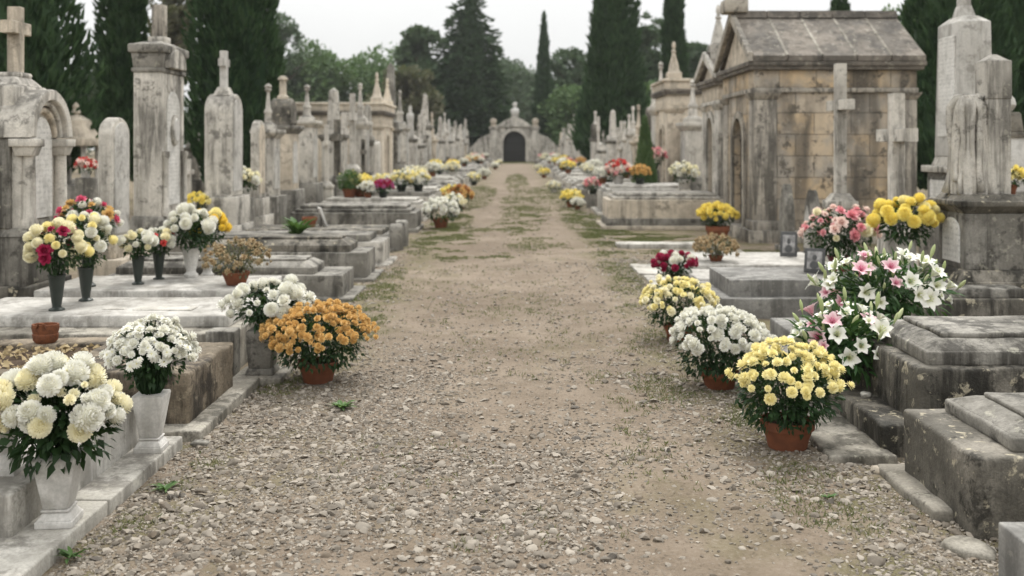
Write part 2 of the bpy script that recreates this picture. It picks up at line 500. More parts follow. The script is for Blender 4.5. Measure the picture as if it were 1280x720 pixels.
def lily(col):
    key = 'lily' + col
    if key in BM: return BM[key]
    mb = MB(); rn = np.random.default_rng(5)
    for i in range(6):
        az = i / 6 * 2 * PI; big = 1.15 if i % 2 else .85
        p = np.array([.06, 0.]); V = []; T = []
        c, s = math.cos(az), math.sin(az)
        for t, w, a in ((0, .08, 75), (.25, .22, 55), (.5, .30, 30), (.75, .24, 2), (1, .03, -35)):
            w *= big; r, h = p
            lift = .05 * (1 - abs(t - .5) * 2)
            V += [(r * c - w * s, r * s + w * c, h + lift), (r * c, r * s, h - .02), (r * c + w * s, r * s - w * c, h + lift)]
            if col == 'pink': T += [.35 * (1 - t), .95 * (1 - t * .75), .35 * (1 - t)]
            else: T += [.25 * (1 - t), .6 * max(0, 1 - t * 1.6), .25 * (1 - t)]
            ang = math.radians(a - 8 * rn.uniform(-1, 1)); p = p + np.array([math.cos(ang), math.sin(ang)]) * .3
        q = []
        for k in range(4):
            q += [[3 * k, 3 * k + 1, 3 * k + 4, 3 * k + 3], [3 * k + 1, 3 * k + 2, 3 * k + 5, 3 * k + 4]]
        mb.add(V, [np.array(q)], np.array(T))
    for i in range(6):
        az = i / 6 * 2 * PI + .4
        V, F = tube([(0, 0, .1), (.08 * math.cos(az), .08 * math.sin(az), .5), (.2 * math.cos(az), .2 * math.sin(az), .72)], [.015, .012, .035], 4)
        mb.add(V, F, np.full(len(V), 1.))
    V, F = lathe([(.03, -.35), (.05, -.1), (.09, .1)], 6); mb.add(V, F, np.full(len(V), .8))
    BM[key] = mb.mesh('bloom_' + key, MATS['lily_' + col], True, True)
    return BM[key]

def lily_bud():
    if 'bud' not in BM:
        mb = MB(); V, F = lathe([(.02, -.3), (.05, 0), (.14, .3), (.17, .65), (.12, .95), (.03, 1.15)], 7)
        mb.add(V, F, np.where(V[:, 2] < .3, .7, .15))
        BM['bud'] = mb.mesh('lily_bud', MATS['lily_bud'], True, True)
    return BM['bud']

def dome_points(n, R3, lo, hi, seed, jit=.06):
    """roughly even points on an ellipsoid cap: lo..hi are polar angles from the top in degrees"""
    rn = np.random.default_rng(seed)
    i = np.arange(n) + .5
    c0, c1 = math.cos(math.radians(lo)), math.cos(math.radians(hi))
    c = c0 + (c1 - c0) * i / n
    c = np.clip(c + rn.normal(0, .03, n), -1, 1)
    a = i * 2.399963 + rn.normal(0, .16, n)
    s = np.sqrt(1 - c * c)
    d = np.stack([s * np.cos(a), s * np.sin(a), c], 1)
    r = 1 + rn.normal(0, jit, n) + .11 * vn(d * 1.7 + seed) + .05 * vn(d * 4 + seed)
    p = d * np.asarray(R3) * r[:, None]
    nrm = d / np.asarray(R3); nrm /= np.linalg.norm(nrm, axis=1, keepdims=True)
    return p, nrm

def foliage_mb(n, R3, lo, hi, size, seed, tmpl=LEAF, droop=.2, inner=.55, outer=1.):
    rn = np.random.default_rng(seed + 100)
    p, d = dome_points(n, R3, lo, hi, seed + 1, .0)
    f = rn.uniform(inner ** 2, outer ** 2, n) ** .5
    p = p * f[:, None]
    d = d + rn.normal(0, .45, (n, 3)); d[:, 2] -= droop
    b = basis(d, rn.normal(0, .5, n))
    V, F = scatter(tmpl[0], tmpl[1], p, b, size * rn.uniform(.6, 1.3, n))
    return V, F

def euler_from(nrm, spin):
    from mathutils import Vector
    q = Vector(nrm).to_track_quat('Z', 'Y')
    from mathutils import Quaternion
    return (q @ Quaternion((0, 0, 1), spin)).to_euler()

def put_blooms(root, kinds, P, D, size, seed, name='bloom', lift=.0):
    """one part per flower head; past a hundred heads the hidden and small ones become one 'stuff' part"""
    rn = np.random.default_rng(seed + 7)
    w = np.array([k[1] for k in kinds], float); w /= w.sum()
    ch = rn.choice(len(kinds), len(P), p=w)
    order = np.argsort(P[:, 1] - P[:, 2] * .8)
    rest = MB(); restmat = None
    for j, i in enumerate(order):
        me = kinds[ch[i]][0]; sc = size * (kinds[ch[i]][2] if len(kinds[ch[i]]) > 2 else 1.) * rn.choice([.62, .8, .95, 1., 1.1, 1.25]) * rn.uniform(.92, 1.08)
        d = D[i] + rn.normal(0, .22, 3) + np.array([0, 0, .25])
        e = euler_from(d, rn.uniform(0, 6.28))
        if j < 99:
            place(me, name, root, tuple(P[i] + D[i] * lift), e, sc)
        else:
            m = np.array(e.to_matrix()); nv = len(me.vertices)
            v = np.empty(nv * 3, np.float32); me.vertices.foreach_get('co', v)
            t = np.empty(nv, np.float32); me.attributes['tint'].data.foreach_get('value', t)
            fs = {}
            for q in me.polygons: fs.setdefault(len(q.vertices), []).append(q.vertices[:])
            rest.add((v.reshape(-1, 3) * sc) @ m.T + P[i] + D[i] * lift, [np.array(g) for g in fs.values()], t)
            restmat = me.materials[0]
    if rest.n:
        o = rest.build('small_blooms', restmat, root, smooth=True, tint=True); o['kind'] = 'stuff'

def pot_mb(r, h, kind='terracotta'):
    mb = MB()
    if kind == 'bowl':
        pr = [(.62 * r, 0), (.66 * r, .004), (.98 * r, h * .85), (r, h * .86), (r, h), (.92 * r, h), (.90 * r, h * .8)]
    else:
        pr = [(.70 * r, 0), (.725 * r, .004), (.80 * r, h * .36), (.815 * r, h * .38), (.92 * r, h * .66), (.925 * r, h * .68), (1.0 * r, h * .70), (1.01 * r, h * .84), (1.0 * r, h * .98), (.985 * r, h), (.92 * r, h), (.90 * r, h * .8)]
    V, F = lathe(pr, 32); mb.add(V, F)
    return mb

def potted_mum(label, loc, r, h, pot_r, pot_h, kinds, n, size, seed, cat='potted flowers', group=None, potmat='terracotta', leaf=.05, nl=520, hi=84, potkind='terracotta', leafm='mum_leaf', name='potted_chrysanthemum'):
    if loc[2] == 0: loc = (loc[0], loc[1], float(path_h(np.array([loc[0]]), np.array([loc[1]]))[0]) + .002 if abs(loc[0]) < 1.8 else -.005)
    t = thing(name, label, cat, loc, 0, group)
    pot_mb(pot_r, pot_h, potkind).build('pot', MATS[potmat], t)
    V, F = lathe([(pot_r * .9, pot_h * .7), (pot_r * .9, pot_h * .82)], 16)
    MB().add(V, F).build('soil', MATS['soil'], t)
    c = np.array([0, 0, pot_h + h * .38]); R3 = np.array([r, r, h * .6])
    V, F = foliage_mb(int(nl * 2.2), R3 * .9, 8, 146, leaf * .72, seed, droop=.12, inner=.35, outer=1.0)
    mb = MB().add(V + c, F)
    rn = np.random.default_rng(seed)
    for i in range(16):
        a = rn.uniform(0, 6.28); q = rn.uniform(.3, .75)
        V, F = tube([(pot_r * .3 * math.cos(a), pot_r * .3 * math.sin(a), pot_h * .8), (q * .6 * r * math.cos(a), q * .6 * r * math.sin(a), pot_h + h * .3), (q * r * math.cos(a), q * r * math.sin(a), pot_h + h * .72)], .004, 4)
        mb.add(V, F)
    mb.build('foliage', MATS[leafm], t, smooth=True)
    P, D = dome_points(n, R3, 0, hi, seed, .05)
    kp = vn(D * [2.6, 2.6, 2.6] + seed * 1.7) + .5 * vn(D * 6 + seed) > -.58; P, D = P[kp], D[kp]
    P[:, 2] += .10 * r * vn(np.stack([P[:, 0], P[:, 1], P[:, 0] * 0], 1) * 1.2 / r + seed)
    put_blooms(t, kinds, P + c, D, size, seed)
    return t

def vase_mb(kind, h, w):
    mb = MB(); r = w / 2
    if kind == 'square':       # square tapered marble vase on a stepped foot
        V, F = tbox(0, 0, 0, h * .10, w * .84, w * .84, w * .84, w * .84, .004); mb.add(V, F)
        V, F = tbox(0, 0, h * .10, h * .21, w * .80, w * .80, w * .56, w * .56, .004); mb.add(V, F)
        V, F = tbox(0, 0, h * .21, h * .245, w * .64, w * .64, w * .64, w * .64, .004); mb.add(V, F)
        V, F = tbox(0, 0, h * .245, h * .985, w * .56, w * .56, w * .96, w * .96, .006); mb.add(V, F)
        V, F = tbox(0, 0, h * .985, h, w * .90, w * .90, w * .90, w * .90, .002); mb.add(V, F)
    elif kind == 'cone':       # dark cemetery vase with a round foot
        V, F = lathe([(r * .86, 0), (r * .86, h * .035), (r * .5, h * .085), (r * .48, h * .12), (r * .6, h * .3), (r * .92, h * .96), (r, h * .97), (r, h), (r * .85, h), (r * .8, h * .9)], 24); mb.add(V, F)
    elif kind == 'round':      # white marble vase, round
        V, F = lathe([(r * .8, 0), (r * .8, h * .08), (r * .55, h * .15), (r * .52, h * .22), (r * .68, h * .4), (r * .95, h * .95), (r, h), (r * .86, h), (r * .8, h * .9)], 24); mb.add(V, F)
    elif kind == 'urn':
        V, F = lathe([(r * .7, 0), (r * .7, h * .1), (r * .35, h * .2), (r * .5, h * .35), (r * .95, h * .6), (r * .9, h * .8), (r * .75, h * .86), (r, h), (r * .85, h), (r * .7, h * .86)], 24); mb.add(V, F)
    return mb

def vase_bouquet(label, loc, vkind, vmat, vh, vw, R3, zc, kinds, n, size, seed, leaf=.06, nl=260, hi=100, group=None, cat='vase of flowers', name='flower_vase', off=(0, 0), tmpl=LEAF, rz=0., leafm='mum_leaf', lo=0, fol_hi=150):
    t = thing(name, label, cat, loc, 0, group)
    o = vase_mb(vkind, vh, vw).build('vase', MATS[vmat], t)
    if rz: o.rotation_euler = (0, 0, rz)
    c = np.array([off[0], off[1], vh + zc]); R3 = np.asarray(R3)
    V, F = foliage_mb(int(nl * 1.9), R3 * .9, 8, fol_hi, leaf * .72, seed, tmpl, .15, .2)
    mb = MB().add(V + c, F)
    P, D = dome_points(n, R3, lo, hi, seed, .07)
    for q in P[::2]:
        V, F = tube([(0, 0, vh * .8), (q[0] * .3 + off[0] * .5, q[1] * .3 + off[1] * .5, vh + .03), tuple(c + q * .5), tuple(c + q * .97)], .0035, 4); mb.add(V, F)
    mb.build('foliage', MATS[leafm], t, smooth=True)
    put_blooms(t, kinds, P + c, D, size, seed)
    return t
# ------------------------------------------------------------------ masonry
def K(y):                                   # mesh cell and bevel by distance from the camera
    return (.05, 0) if y < 8 else ((.16, 0) if y < 20 else (9, 1))

def block(parent, name, mat, x0, x1, y0, y1, z0, z1, r=.012, wear=.004, org=None, label=None, cell=None):
    c, lod = K(min(y0, y1) + (org[1] if org is not None else 0) * 0)
    V, F = rbox(x0, x1, y0, y1, z0, z1, r, cell or c, lod)
    mb = MB().add(V, F)
    if wear and not lod: mb.wear(wear, 5.)
    o = mb.build(name, MATS[mat], parent, org, smooth=35)
    if label: o['label'] = label
    return o

def ledger(label, side, xp, xb, y0, y1, hb, hl, inset, mb, ml, group=None, name='ledger_tomb', wear=.004, foot=None, lx=None, style='chamfer', lid_y=None, z0=-.03, r=.014):
    """a grave lying square to the path: base from xp (path end) to xb, lid inset on it. All x positive; side mirrors"""
    cx, cy = (xp + xb) / 2, (y0 + y1) / 2
    org = np.array([side * cx, cy, 0.])
    t = thing(name, label, 'grave', tuple(org), 0, group)
    X = lambda a, b: (min(side * a, side * b), max(side * a, side * b))
    c, lod = K(y0)
    V, F = rbox(*X(xp, xb), y0, y1, z0, hb, r, c, lod)
    q = MB().add(V, F)
    if wear and not lod: q.wear(wear, 4.)
    q.build('base', MATS[mb], t, org, smooth=35)
    if hl:
        a, b = lid_y or (y0 + inset, y1 - inset)
        xa, xe = (lx if lx else xp + inset * 1.3), xb - inset
        x0, x1 = X(xa, xe)
        q = MB()
        if style == 'chamfer':     # coffin-shaped lid: plain edge, sloped shoulder, raised panel
            V, F = rbox(x0, x1, a, b, hb - .004, hb + hl * .5, r * .8, c, lod); q.add(V, F)
            A, B = x1 - x0, b - a; s = min(.09, B * .14)
            P, F = rbox(-.5, .5, -.5, .5, 0, 1, .001, 9, 1)
            V, F = rbox(x0 + .012, x1 - .012, a + .012, b - .012, hb + hl * .5 - .003, hb + hl * .82, r * .6, c, lod)
            w = np.clip((V[:, 2] - (hb + hl * .5)) / (hl * .32), 0, 1)
            V[:, 0] -= np.sign(V[:, 0] - (x0 + x1) / 2) * w * s * np.clip(np.abs(V[:, 0] - (x0 + x1) / 2) / (A / 2), 0, 1)
            V[:, 1] -= np.sign(V[:, 1] - cy) * w * s * np.clip(np.abs(V[:, 1] - (a + b) / 2) / (B / 2), 0, 1)
            q.add(V, F)
            V, F = rbox(x0 + s + .035, x1 - s - .035, a + s + .035, b - s - .035, hb + hl * .8, hb + hl, r * .6, c, lod); q.add(V, F)
        elif style == 'flat':
            V, F = rbox(x0, x1, a, b, hb - .004, hb + hl, r, c, lod); q.add(V, F)
        elif style == 'roll':      # sarcophagus lid with a projecting moulded rim
            V, F = rbox(x0 - .03, x1 + .03, a - .03, b + .03, hb - .004, hb + hl * .5, r * 2, c, lod); q.add(V, F)
            V, F = rbox(x0 + .05, x1 - .05, a + .05, b - .05, hb + hl * .48, hb + hl, r * 2, c, lod); q.add(V, F)
        if wear and not lod: q.wear(wear * .8, 5.)
        q.build('lid', MATS[ml], t, org, smooth=35)
    if foot:
        e, h = foot
        V, F = rbox(*X(xp - e, xb), y0 - e, y1 + e, z0, h, r, c, lod)
        q = MB().add(V, F)
        if wear and not lod: q.wear(wear, 4.)
        q.build('footing', MATS[mb], t, org, smooth=35)
    return t

def cross_part(parent, mat, z0, h, w, t, d, x=0., name='cross', r=.006, y=0.):
    V, F = prism(cross_out(z0, h, w, t), x - d / 2, x + d / 2, r)
    V[:, 1] += y
    return MB().add(V, F).build(name, MATS[mat], parent)

def stele(label, loc, rz, th, w, h, top='round', rise=None, plinth=((.12, .35),), cross=None, mat='limestone', pan='inscribed_marble', pmat=None, panel=.72, group=None, name='headstone', finial=None, cap=False):
    """upright slab facing local +X; plinth = (extra, height) courses from the ground up"""
    t = thing(name, label, 'headstone', loc, rz, group)
    z = -.03
    for i, (e, ph) in enumerate(plinth):
        V, F = rbox(-th / 2 - e, th / 2 + e, -w / 2 - e, w / 2 + e, z, z + ph, .014, .2, 0)
        MB().add(V, F).wear(.003, 5).build('plinth', MATS[pmat or mat], t, smooth=35)
        z += ph - .004
    rise = rise if rise is not None else w * .45
    zs = h - rise
    if top == 'round': o = arch_out(w, z, zs, rise, 14)
    elif top == 'point': o = point_out(w, z, zs, rise)
    elif top == 'flat': o = np.array([[-w / 2, z], [w / 2, z], [w / 2, h], [-w / 2, h]])
    else:   # shouldered
        o = np.array([[-w / 2, z], [w / 2, z], [w / 2, zs], [w * .36, zs + .02], [w * .30, h - .05], [w * .2, h], [-w * .2, h], [-w * .30, h - .05], [-w * .36, zs + .02], [-w / 2, zs]])
    V, F = prism(o, -th / 2, th / 2, min(.02, th * .12))
    MB().add(V, F).build('slab', MATS[mat], t, smooth=35)
    if panel:
        pw = w * panel
        if top in ('round', 'point'):
            o2 = (arch_out if top == 'round' else point_out)(pw, z + .08, zs, rise * panel)
        else:
            o2 = np.array([[-pw / 2, z + .08], [pw / 2, z + .08], [pw / 2, zs], [-pw / 2, zs]])
        V, F = prism(o2, th / 2 - .01, th / 2 + .012, .004)
        p = MB().add(V, F).build('panel', MATS[pan], t)
    if cap:
        V, F = rbox(-th / 2 - .04, th / 2 + .04, -w / 2 - .04, w / 2 + .04, h - .004, h + .08, .012, .2, 0)
        MB().add(V, F).build('cornice', MATS[mat], t, smooth=35); h += .076
    if cross:
        ch, cw, ct = cross
        V, F = tbox(0, 0, h - .03, h + ch * .16, ct * 2.2, ct * 2.6, ct * 1.3, ct * 1.5, .01)
        c = MB().add(V, F).build('cross_base', MATS[mat], t)
        cross_part(t, pan if mat == 'limestone' else mat, h + ch * .14, ch * .86, cw, ct, ct * .85)
    if finial:
        V, F = sq([(.09, h - .02), (.10, h + .08), (.07, h + .12), (.055, h + finial * .7), (.02, h + finial)])
        MB().add(V, F).build('finial', MATS[mat], t)
    return t

def pillar(label, loc, rz, th, w, hb, hs, hcap, cross, mat='limestone', pan='inscribed_marble', group=None, oval=True):
    """tall monument: base, inset shaft with panel and medallion, gabled cap, short cross"""
    t = thing('pillar_monument', label, 'monument', loc, rz, group)
    V, F = rbox(-th / 2 - .05, th / 2 + .05, -w / 2 - .05, w / 2 + .05, -.03, hb * .85, .014, .2)
    MB().add(V, F).wear(.003, 5).build('base', MATS['grey_stone'], t, smooth=35)
    V, F = tbox(0, 0, hb * .85 - .004, hb, th + .10, w + .10, th + .03, w + .04, .01); a = MB().add(V, F)
    a.build('base_moulding', MATS['grey_stone'], t, smooth=35)
    V, F = rbox(-th / 2, th / 2, -w / 2, w / 2, hb - .004, hs, .012, .2)
    MB().add(V, F).wear(.002, 5).build('shaft', MATS[mat], t, smooth=35)
    V, F = prism(arch_out(w * .52, hb + .12, hs - .45, w * .26), th / 2 - .01, th / 2 + .014, .005)
    p = MB().add(V, F).build('panel', MATS[pan], t)
    if oval:
        zc = hb + (hs - hb) * .60
        for nm, rr, x1, m in (('medallion_frame', .16, .05, mat), ('medallion', .125, .062, 'clean_marble')):
            tt = np.linspace(0, 2 * PI, 20, endpoint=False)
            V, F = prism(np.stack([rr * np.cos(tt) * .8, zc + rr * 1.25 * np.sin(tt)], 1), th / 2 - .005, th / 2 + x1, .012)
            MB().add(V, F).build(nm, MATS[m], t)
        for s in (-1, 1):
            V, F = lathe([(.05, hb - .002), (.055, hb + .06), (.038, hb + .09), (.033, hb + .7), (.05, hb + .74), (.05, hb + .8)], 12, 0, th / 2 + .03, s * w * .40)
            MB().add(V, F).build('colonnette', MATS[mat], t)
    # cap: neck band, arched gable fronts, broad slab
    q = MB()
    V, F = rbox(-th / 2 - .02, th / 2 + .02, -w / 2 - .02, w / 2 + .02, hs - .004, hs + .05, .01, 9, 1); q.add(V, F)
    V, F = tbox(0, 0, hs + .046, hs + hcap * .6, th + .0, w + .0, th + .05, w + .05, .012); q.add(V, F)
    V, F = rbox(-th / 2 - .055, th / 2 + .055, -w / 2 - .055, w / 2 + .055, hs + hcap * .6 - .004, hs + hcap * .86, .02, 9, 1); q.add(V, F)
    V, F = tbox(0, 0, hs + hcap * .86 - .004, hs + hcap, th + .05, w + .05, th * .6, w * .5, .01); q.add(V, F)
    q.build('cap', MATS['grey_stone'], t, smooth=35)
    V, F = prism(arch_out(w * .7, hs + .06, hs + hcap * .3, w * .22), th / 2, th / 2 + .075, .01)
    MB().add(V, F).build('gable', MATS[mat], t)
    ch, cw, ct = cross
    V, F = rbox(-ct * .7, ct * .7, -ct * .8, ct * .8, hs + hcap - .004, hs + hcap + .07, .008, 9, 1)
    MB().add(V, F).build('cross_base', MATS[mat], t)
    if cw: cross_part(t, mat, hs + hcap + .066, ch, cw, ct, ct)
    else:
        V, F = rbox(-ct / 2, ct / 2, -ct / 2, ct / 2, hs + hcap + .066, hs + hcap + ch, .008, 9, 1)
        MB().add(V, F).build('cross_stump', MATS['pier_stone'], t)
    return t

def cross_monument(label, loc, rz, w, hp, hc, cw, ct, cd, mat='grey_stone', cmat='grey_stone', group=None):
    t = thing('cross_monument', label, 'cross', loc, rz, group)
    V, F = tbox(0, 0, -.03, hp * .8, w, w, w * .8, w * .8, .014); MB().add(V, F).wear(.004, 5).build('pedestal', MATS[mat], t, smooth=35)
    V, F = rbox(-w * .46, w * .46, -w * .46, w * .46, hp * .8 - .004, hp * .9, .01, 9, 1); MB().add(V, F).build('cornice', MATS[mat], t)
    V, F = tbox(0, 0, hp * .9 - .004, hp, w * .8, w * .8, ct * 1.4, ct * 1.4, .008); MB().add(V, F).build('cross_base', MATS[mat], t)
    cross_part(t, cmat, hp - .004, hc, cw, ct, cd)
    return t

def spire_monument(label, loc, rz, th, w, hb, hbody, h, mat='limestone', group=None, kind='spire'):
    """pedestal, die with panel, cornice, then a spire, obelisk or finial"""
    t = thing('spire_monument', label, 'monument', loc, rz, group)
    V, F = rbox(-th / 2 - .1, th / 2 + .1, -w / 2 - .1, w / 2 + .1, -.03, hb, .016, 9, 1); MB().add(V, F).build('plinth', MATS['grey_stone'], t)
    V, F = rbox(-th / 2, th / 2, -w / 2, w / 2, hb - .004, hbody, .014, 9, 1); MB().add(V, F).build('die', MATS[mat], t)
    V, F = prism(arch_out(w * .6, hb + .12, hbody - .35, w * .3), th / 2 - .01, th / 2 + .014, .004); MB().add(V, F).build('panel', MATS['white_marble'], t)
    q = MB()
    V, F = tbox(0, 0, hbody - .004, hbody + .09, th, w, th + .16, w + .16, .006); q.add(V, F)
    V, F = rbox(-th / 2 - .09, th / 2 + .09, -w / 2 - .09, w / 2 + .09, hbody + .086, hbody + .16, .01, 9, 1); q.add(V, F)
    q.build('cornice', MATS['grey_stone'] if kind != 'spire' else MATS[mat], t)
    z = hbody + .156; H = h - z; a = min(th, w) / 2
    if kind == 'spire':
        V, F = sq([(a * .85, z), (a * .8, z + H * .10), (a * .42, z + H * .16), (a * .36, z + H * .34), (a * .44, z + H * .36), (a * .44, z + H * .40), (a * .26, z + H * .46), (a * .13, z + H * .82)]); MB().add(V, F).build('spire', MATS[mat], t)
        V, F = lathe([(.02, z + H * .8), (.07, z + H * .86), (.05, z + H * .9), (.075, z + H * .93), (.05, z + H * .97), (.01, h)], 10); MB().add(V, F).build('finial', MATS[mat], t)
    elif kind == 'obelisk':
        V, F = sq([(a * .9, z), (a * .9, z + H * .1), (a * .62, z + H * .12), (a * .42, z + H * .93), (.01, h)]); MB().add(V, F).build('obelisk', MATS[mat], t)
    elif kind == 'dome':
        V, F = prism(arch_out(w * .92, z, z + H * .25, H * .3, 10), -th * .46, th * .46, .05); MB().add(V, F).build('domed_cap', MATS['dark_stone'], t, smooth=35)
        V, F = sq([(.09, z + H * .5), (.1, z + H * .58), (.06, z + H * .62), (.055, z + H * .9), (.09, z + H * .92), (.08, z + H * .96), (.03, h)]); MB().add(V, F).build('finial', MATS[mat], t)
    elif kind == 'cross':
        V, F = sq([(a * .8, z), (a * .7, z + H * .25), (.1, z + H * .32)]); MB().add(V, F).build('cross_base', MATS[mat], t)
        cross_part(t, mat, z + H * .3, H * .7, H * .36, .11, .1)
    elif kind == 'statue':     # small shrouded figure on the die
        pr = [(.16, z), (.17, z + H * .1), (.13, z + H * .45), (.17, z + H * .68), (.13, z + H * .76), (.06, z + H * .8), (.085, z + H * .88), (.07, z + H * .96), (.01, h)]
        V, F = lathe(pr, 14); V[:, :2] *= (1 + .08 * vn(V * [9, 9, 2]))[:, None]; MB().add(V, F).build('figure', MATS['white_marble'], t, smooth=True)
    return t

def mausoleum(label, loc, rz, L, W, hw, hg, mat='sandstone', pil='pier_stone', roofm='roof_stone', door_w=.8, door_h=1.9, group=None, finial='block', slabs=5, flatroof=False, cell=9):
    """small chapel facing local +X; L deep along X (front face at x=0), W wide"""
    t = thing('mausoleum', label, 'mausoleum', loc, rz, group)
    B = lambda x0, x1, y0, y1, z0, z1, name, m, r=.015, par=t, lod=1: MB().add(*rbox(x0, x1, y0, y1, z0, z1, r, cell, lod)).build(name, MATS[m], par, smooth=35)
    h2 = W / 2
    B(-L - .12, .14, -h2 - .14, h2 + .14, -.05, .2, 'plinth', pil)
    # walls: side, back and a front pierced by an arched doorway
    q = MB(); th = .22
    q.add(*rbox(-L, 0 - th, -h2, -h2 + th, .195, hw, .012, cell, 1)); q.add(*rbox(-L, 0 - th, h2 - th, h2, .195, hw, .012, cell, 1))
    q.add(*rbox(-L, -L + th, -h2 + th, h2 - th, .195, hw, .012, cell, 1))
    zs = .2 + door_h - door_w / 2; n = 10
    a = np.linspace(0, PI, n + 1); ar = np.stack([door_w / 2 * np.cos(a), zs + door_w / 2 * np.sin(a)], 1)
    for s in (1, -1):
        k = n // 2
        inner = [(door_w / 2 * s, .195), (door_w / 2 * s, zs)] + [tuple(p * [s, 1]) for p in ar[1:k + 1]]
        o = [(h2 * s, .195)] + [(h2 * s, hw), (0, hw)] + inner[::-1]
        V, F = prism(np.array(o if s > 0 else o[::-1]), -th, 0, .004); q.add(V, F)
    q.build('wall', MATS[mat], t, smooth=35)
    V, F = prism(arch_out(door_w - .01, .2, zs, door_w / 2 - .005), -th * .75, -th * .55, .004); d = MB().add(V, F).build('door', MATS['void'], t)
    q = MB()
    for i in range(5):
        y = -door_w / 2 + door_w * (i + .5) / 5; q.add(*tube([(-th * .5, y, .22), (-th * .5, y, zs + .1)], .012, 6))
    for z in (.5, 1.1, zs): q.add(*rbox(-th * .52, -th * .45, -door_w / 2, door_w / 2, z, z + .03, .003, 9, 1))
    q.build('grille', MATS['iron'], d)
    # door surround
    o1 = np.stack([(door_w / 2 + .13) * np.cos(a), zs + (door_w / 2 + .13) * np.sin(a)], 1)
    ring = np.concatenate([[[door_w / 2 + .13, .2]], o1, [[-door_w / 2 - .13, .2], [-door_w / 2, .2]], ar[::-1], [[door_w / 2, .2]]])
    V, F = prism(ring, -.01, .05, .006); MB().add(V, F).build('door_surround', MATS[pil], t, smooth=35)
    # corner pilasters with base and capital
    for s in (-1, 1):
        for xx in (-.16, -L + .16):
            y = s * (h2 - .16)
            p = B(xx - .19, xx + .19, y - .19, y + .19, .195, hw - .62, 'pilaster', pil, .012)
            B(xx - .24, xx + .24, y - .24, y + .24, .19, .36, 'pilaster_base', pil, .02, p)
            V, F = tbox(xx, y, hw - .62, hw - .5, .38, .38, .52, .52, .008); MB().add(V, F).build('capital', MATS[pil], p)
    # entablature: architrave, frieze, cornice
    B(-L - .05, .05, -h2 - .05, h2 + .05, hw - .5, hw - .42, 'architrave', pil)
    B(-L - .03, .03, -h2 - .03, h2 + .03, hw - .422, hw - .12, 'frieze', mat)
    q = MB()
    q.add(*rbox(-L - .12, .12, -h2 - .12, h2 + .12, hw - .124, hw - .06, .012, 9, 1))
    q.add(*rbox(-L - .15, .15, -h2 - .15, h2 + .15, hw - .064, hw + .02, .016, 9, 1)); q.build('cornice', MATS['roof_stone'], t)
    if flatroof:
        q = MB(); q.add(*rbox(-L - .1, .1, -h2 - .1, h2 + .1, hw + .016, hw + .22, .02, 9, 1)); q.add(*rbox(-L - .16, .16, -h2 - .16, h2 + .16, hw + .216, hw + .3, .03, 9, 1))
        rf = q.build('roof', MATS[roofm], t); zt = hw + .3
    else:
        e = h2 + .16; z0 = hw + .016; zt = hg
        V, F = prism(np.array([[-h2, z0], [h2, z0], [0, hg - .14]]), -L + .02, .02, .004); MB().add(V, F).build('pediment', MATS['cream_stone'], t)
        q = MB()
        for s in (-1, 1):
            for i in range(slabs):
                a0 = -L - .13 + (L + .21) * i / slabs; a1 = -L - .13 + (L + .21) * (i + 1) / slabs - .012
                th2 = .09
                o = np.array([[s * e, z0 + .002], [s * e, z0 + .09], [0, hg], [0, hg - .12]])
                V, F = prism(o if s > 0 else o[::-1], a0, a1, .01); q.add(V, F)
        rf = q.build('roof', MATS[roofm], t, smooth=35)
        q = MB()
        for s in (-1, 1):
            for i in range(1, slabs):
                a0 = -L - .13 + (L + .21) * i / slabs
                o = np.array([[s * (e - .03), z0 + .03], [s * (e - .03), z0 + .112], [s * .03, hg - .008], [s * .03, hg - .06]])
                V, F = prism(o if s > 0 else o[::-1], a0 - .032, a0 + .018, .004); q.add(V, F)
        q.build('joint_mortar', MATS['kerb_stone'], rf, smooth=35)
        q = MB()
        for i in range(slabs):
            a0 = -L - .13 + (L + .25) * i / slabs; a1 = -L - .13 + (L + .25) * (i + 1) / slabs - .008
            V, F = prism(np.array([[-.16, hg - .07], [.16, hg - .07], [.10, hg + .06], [-.10, hg + .06]]), a0, a1, .012); q.add(V, F)
        q.build('ridge_stones', MATS[roofm], rf, smooth=35)
        q = MB()
        for s in (-1, 1):   # raking cornice on the gable
            o = np.array([[s * (e + .03), z0 + .0], [s * (e + .03), z0 + .14], [0, hg + .07], [0, hg - .10]])
            V, F = prism(o if s > 0 else o[::-1], .085, .18, .012); q.add(V, F)
        q.build('raking_cornice', MATS[pil], t, smooth=35)
    if finial == 'block':
        V, F = rbox(-.12, .30, -.22, .22, zt + .02, zt + .26, .03, 9, 1); MB().add(V, F).build('gable_block', MATS[pil], t)
        V, F = rbox(-.05, .22, -.12, .12, zt + .256, zt + .5, .03, 9, 1); MB().add(V, F).build('cross_stump', MATS[pil], t)
    elif finial:
        for yy in ((-h2 + .1, h2 - .1) if finial == 'pair' else ((h2 - .1,) if finial == 'corner' else (0.,))):
            zz = (zt if finial not in ('pair', 'corner') else zt - .05) - .1
            V, F = sq([(.19, zz - .02), (.19, zz + .3), (.13, zz + .36), (.11, zz + .5), (.035, zz + .85)], -.15, yy); p = MB().add(V, F).build('pinnacle', MATS[pil], t)
            V, F = lathe([(.03, zz + .8), (.07, zz + .88), (.03, zz + .95), (.055, zz + 1.0), (.04, zz + 1.12), (.01, zz + 1.15)], 10, 0, -.15, yy); MB().add(V, F).build('finial', MATS[pil], p)
    return t
# ------------------------------------------------------------------ camera model of the photograph: eye 1.6 m, horizon at row 183
FPX, CX, CY, EYE = 1244.4, 643., 183., 1.6
def at(px, d): return (px - CX) * d / FPX           # x of a pixel column at distance d
def zt(py, d): return EYE - (py - CY) * d / FPX     # height of a pixel row at distance d

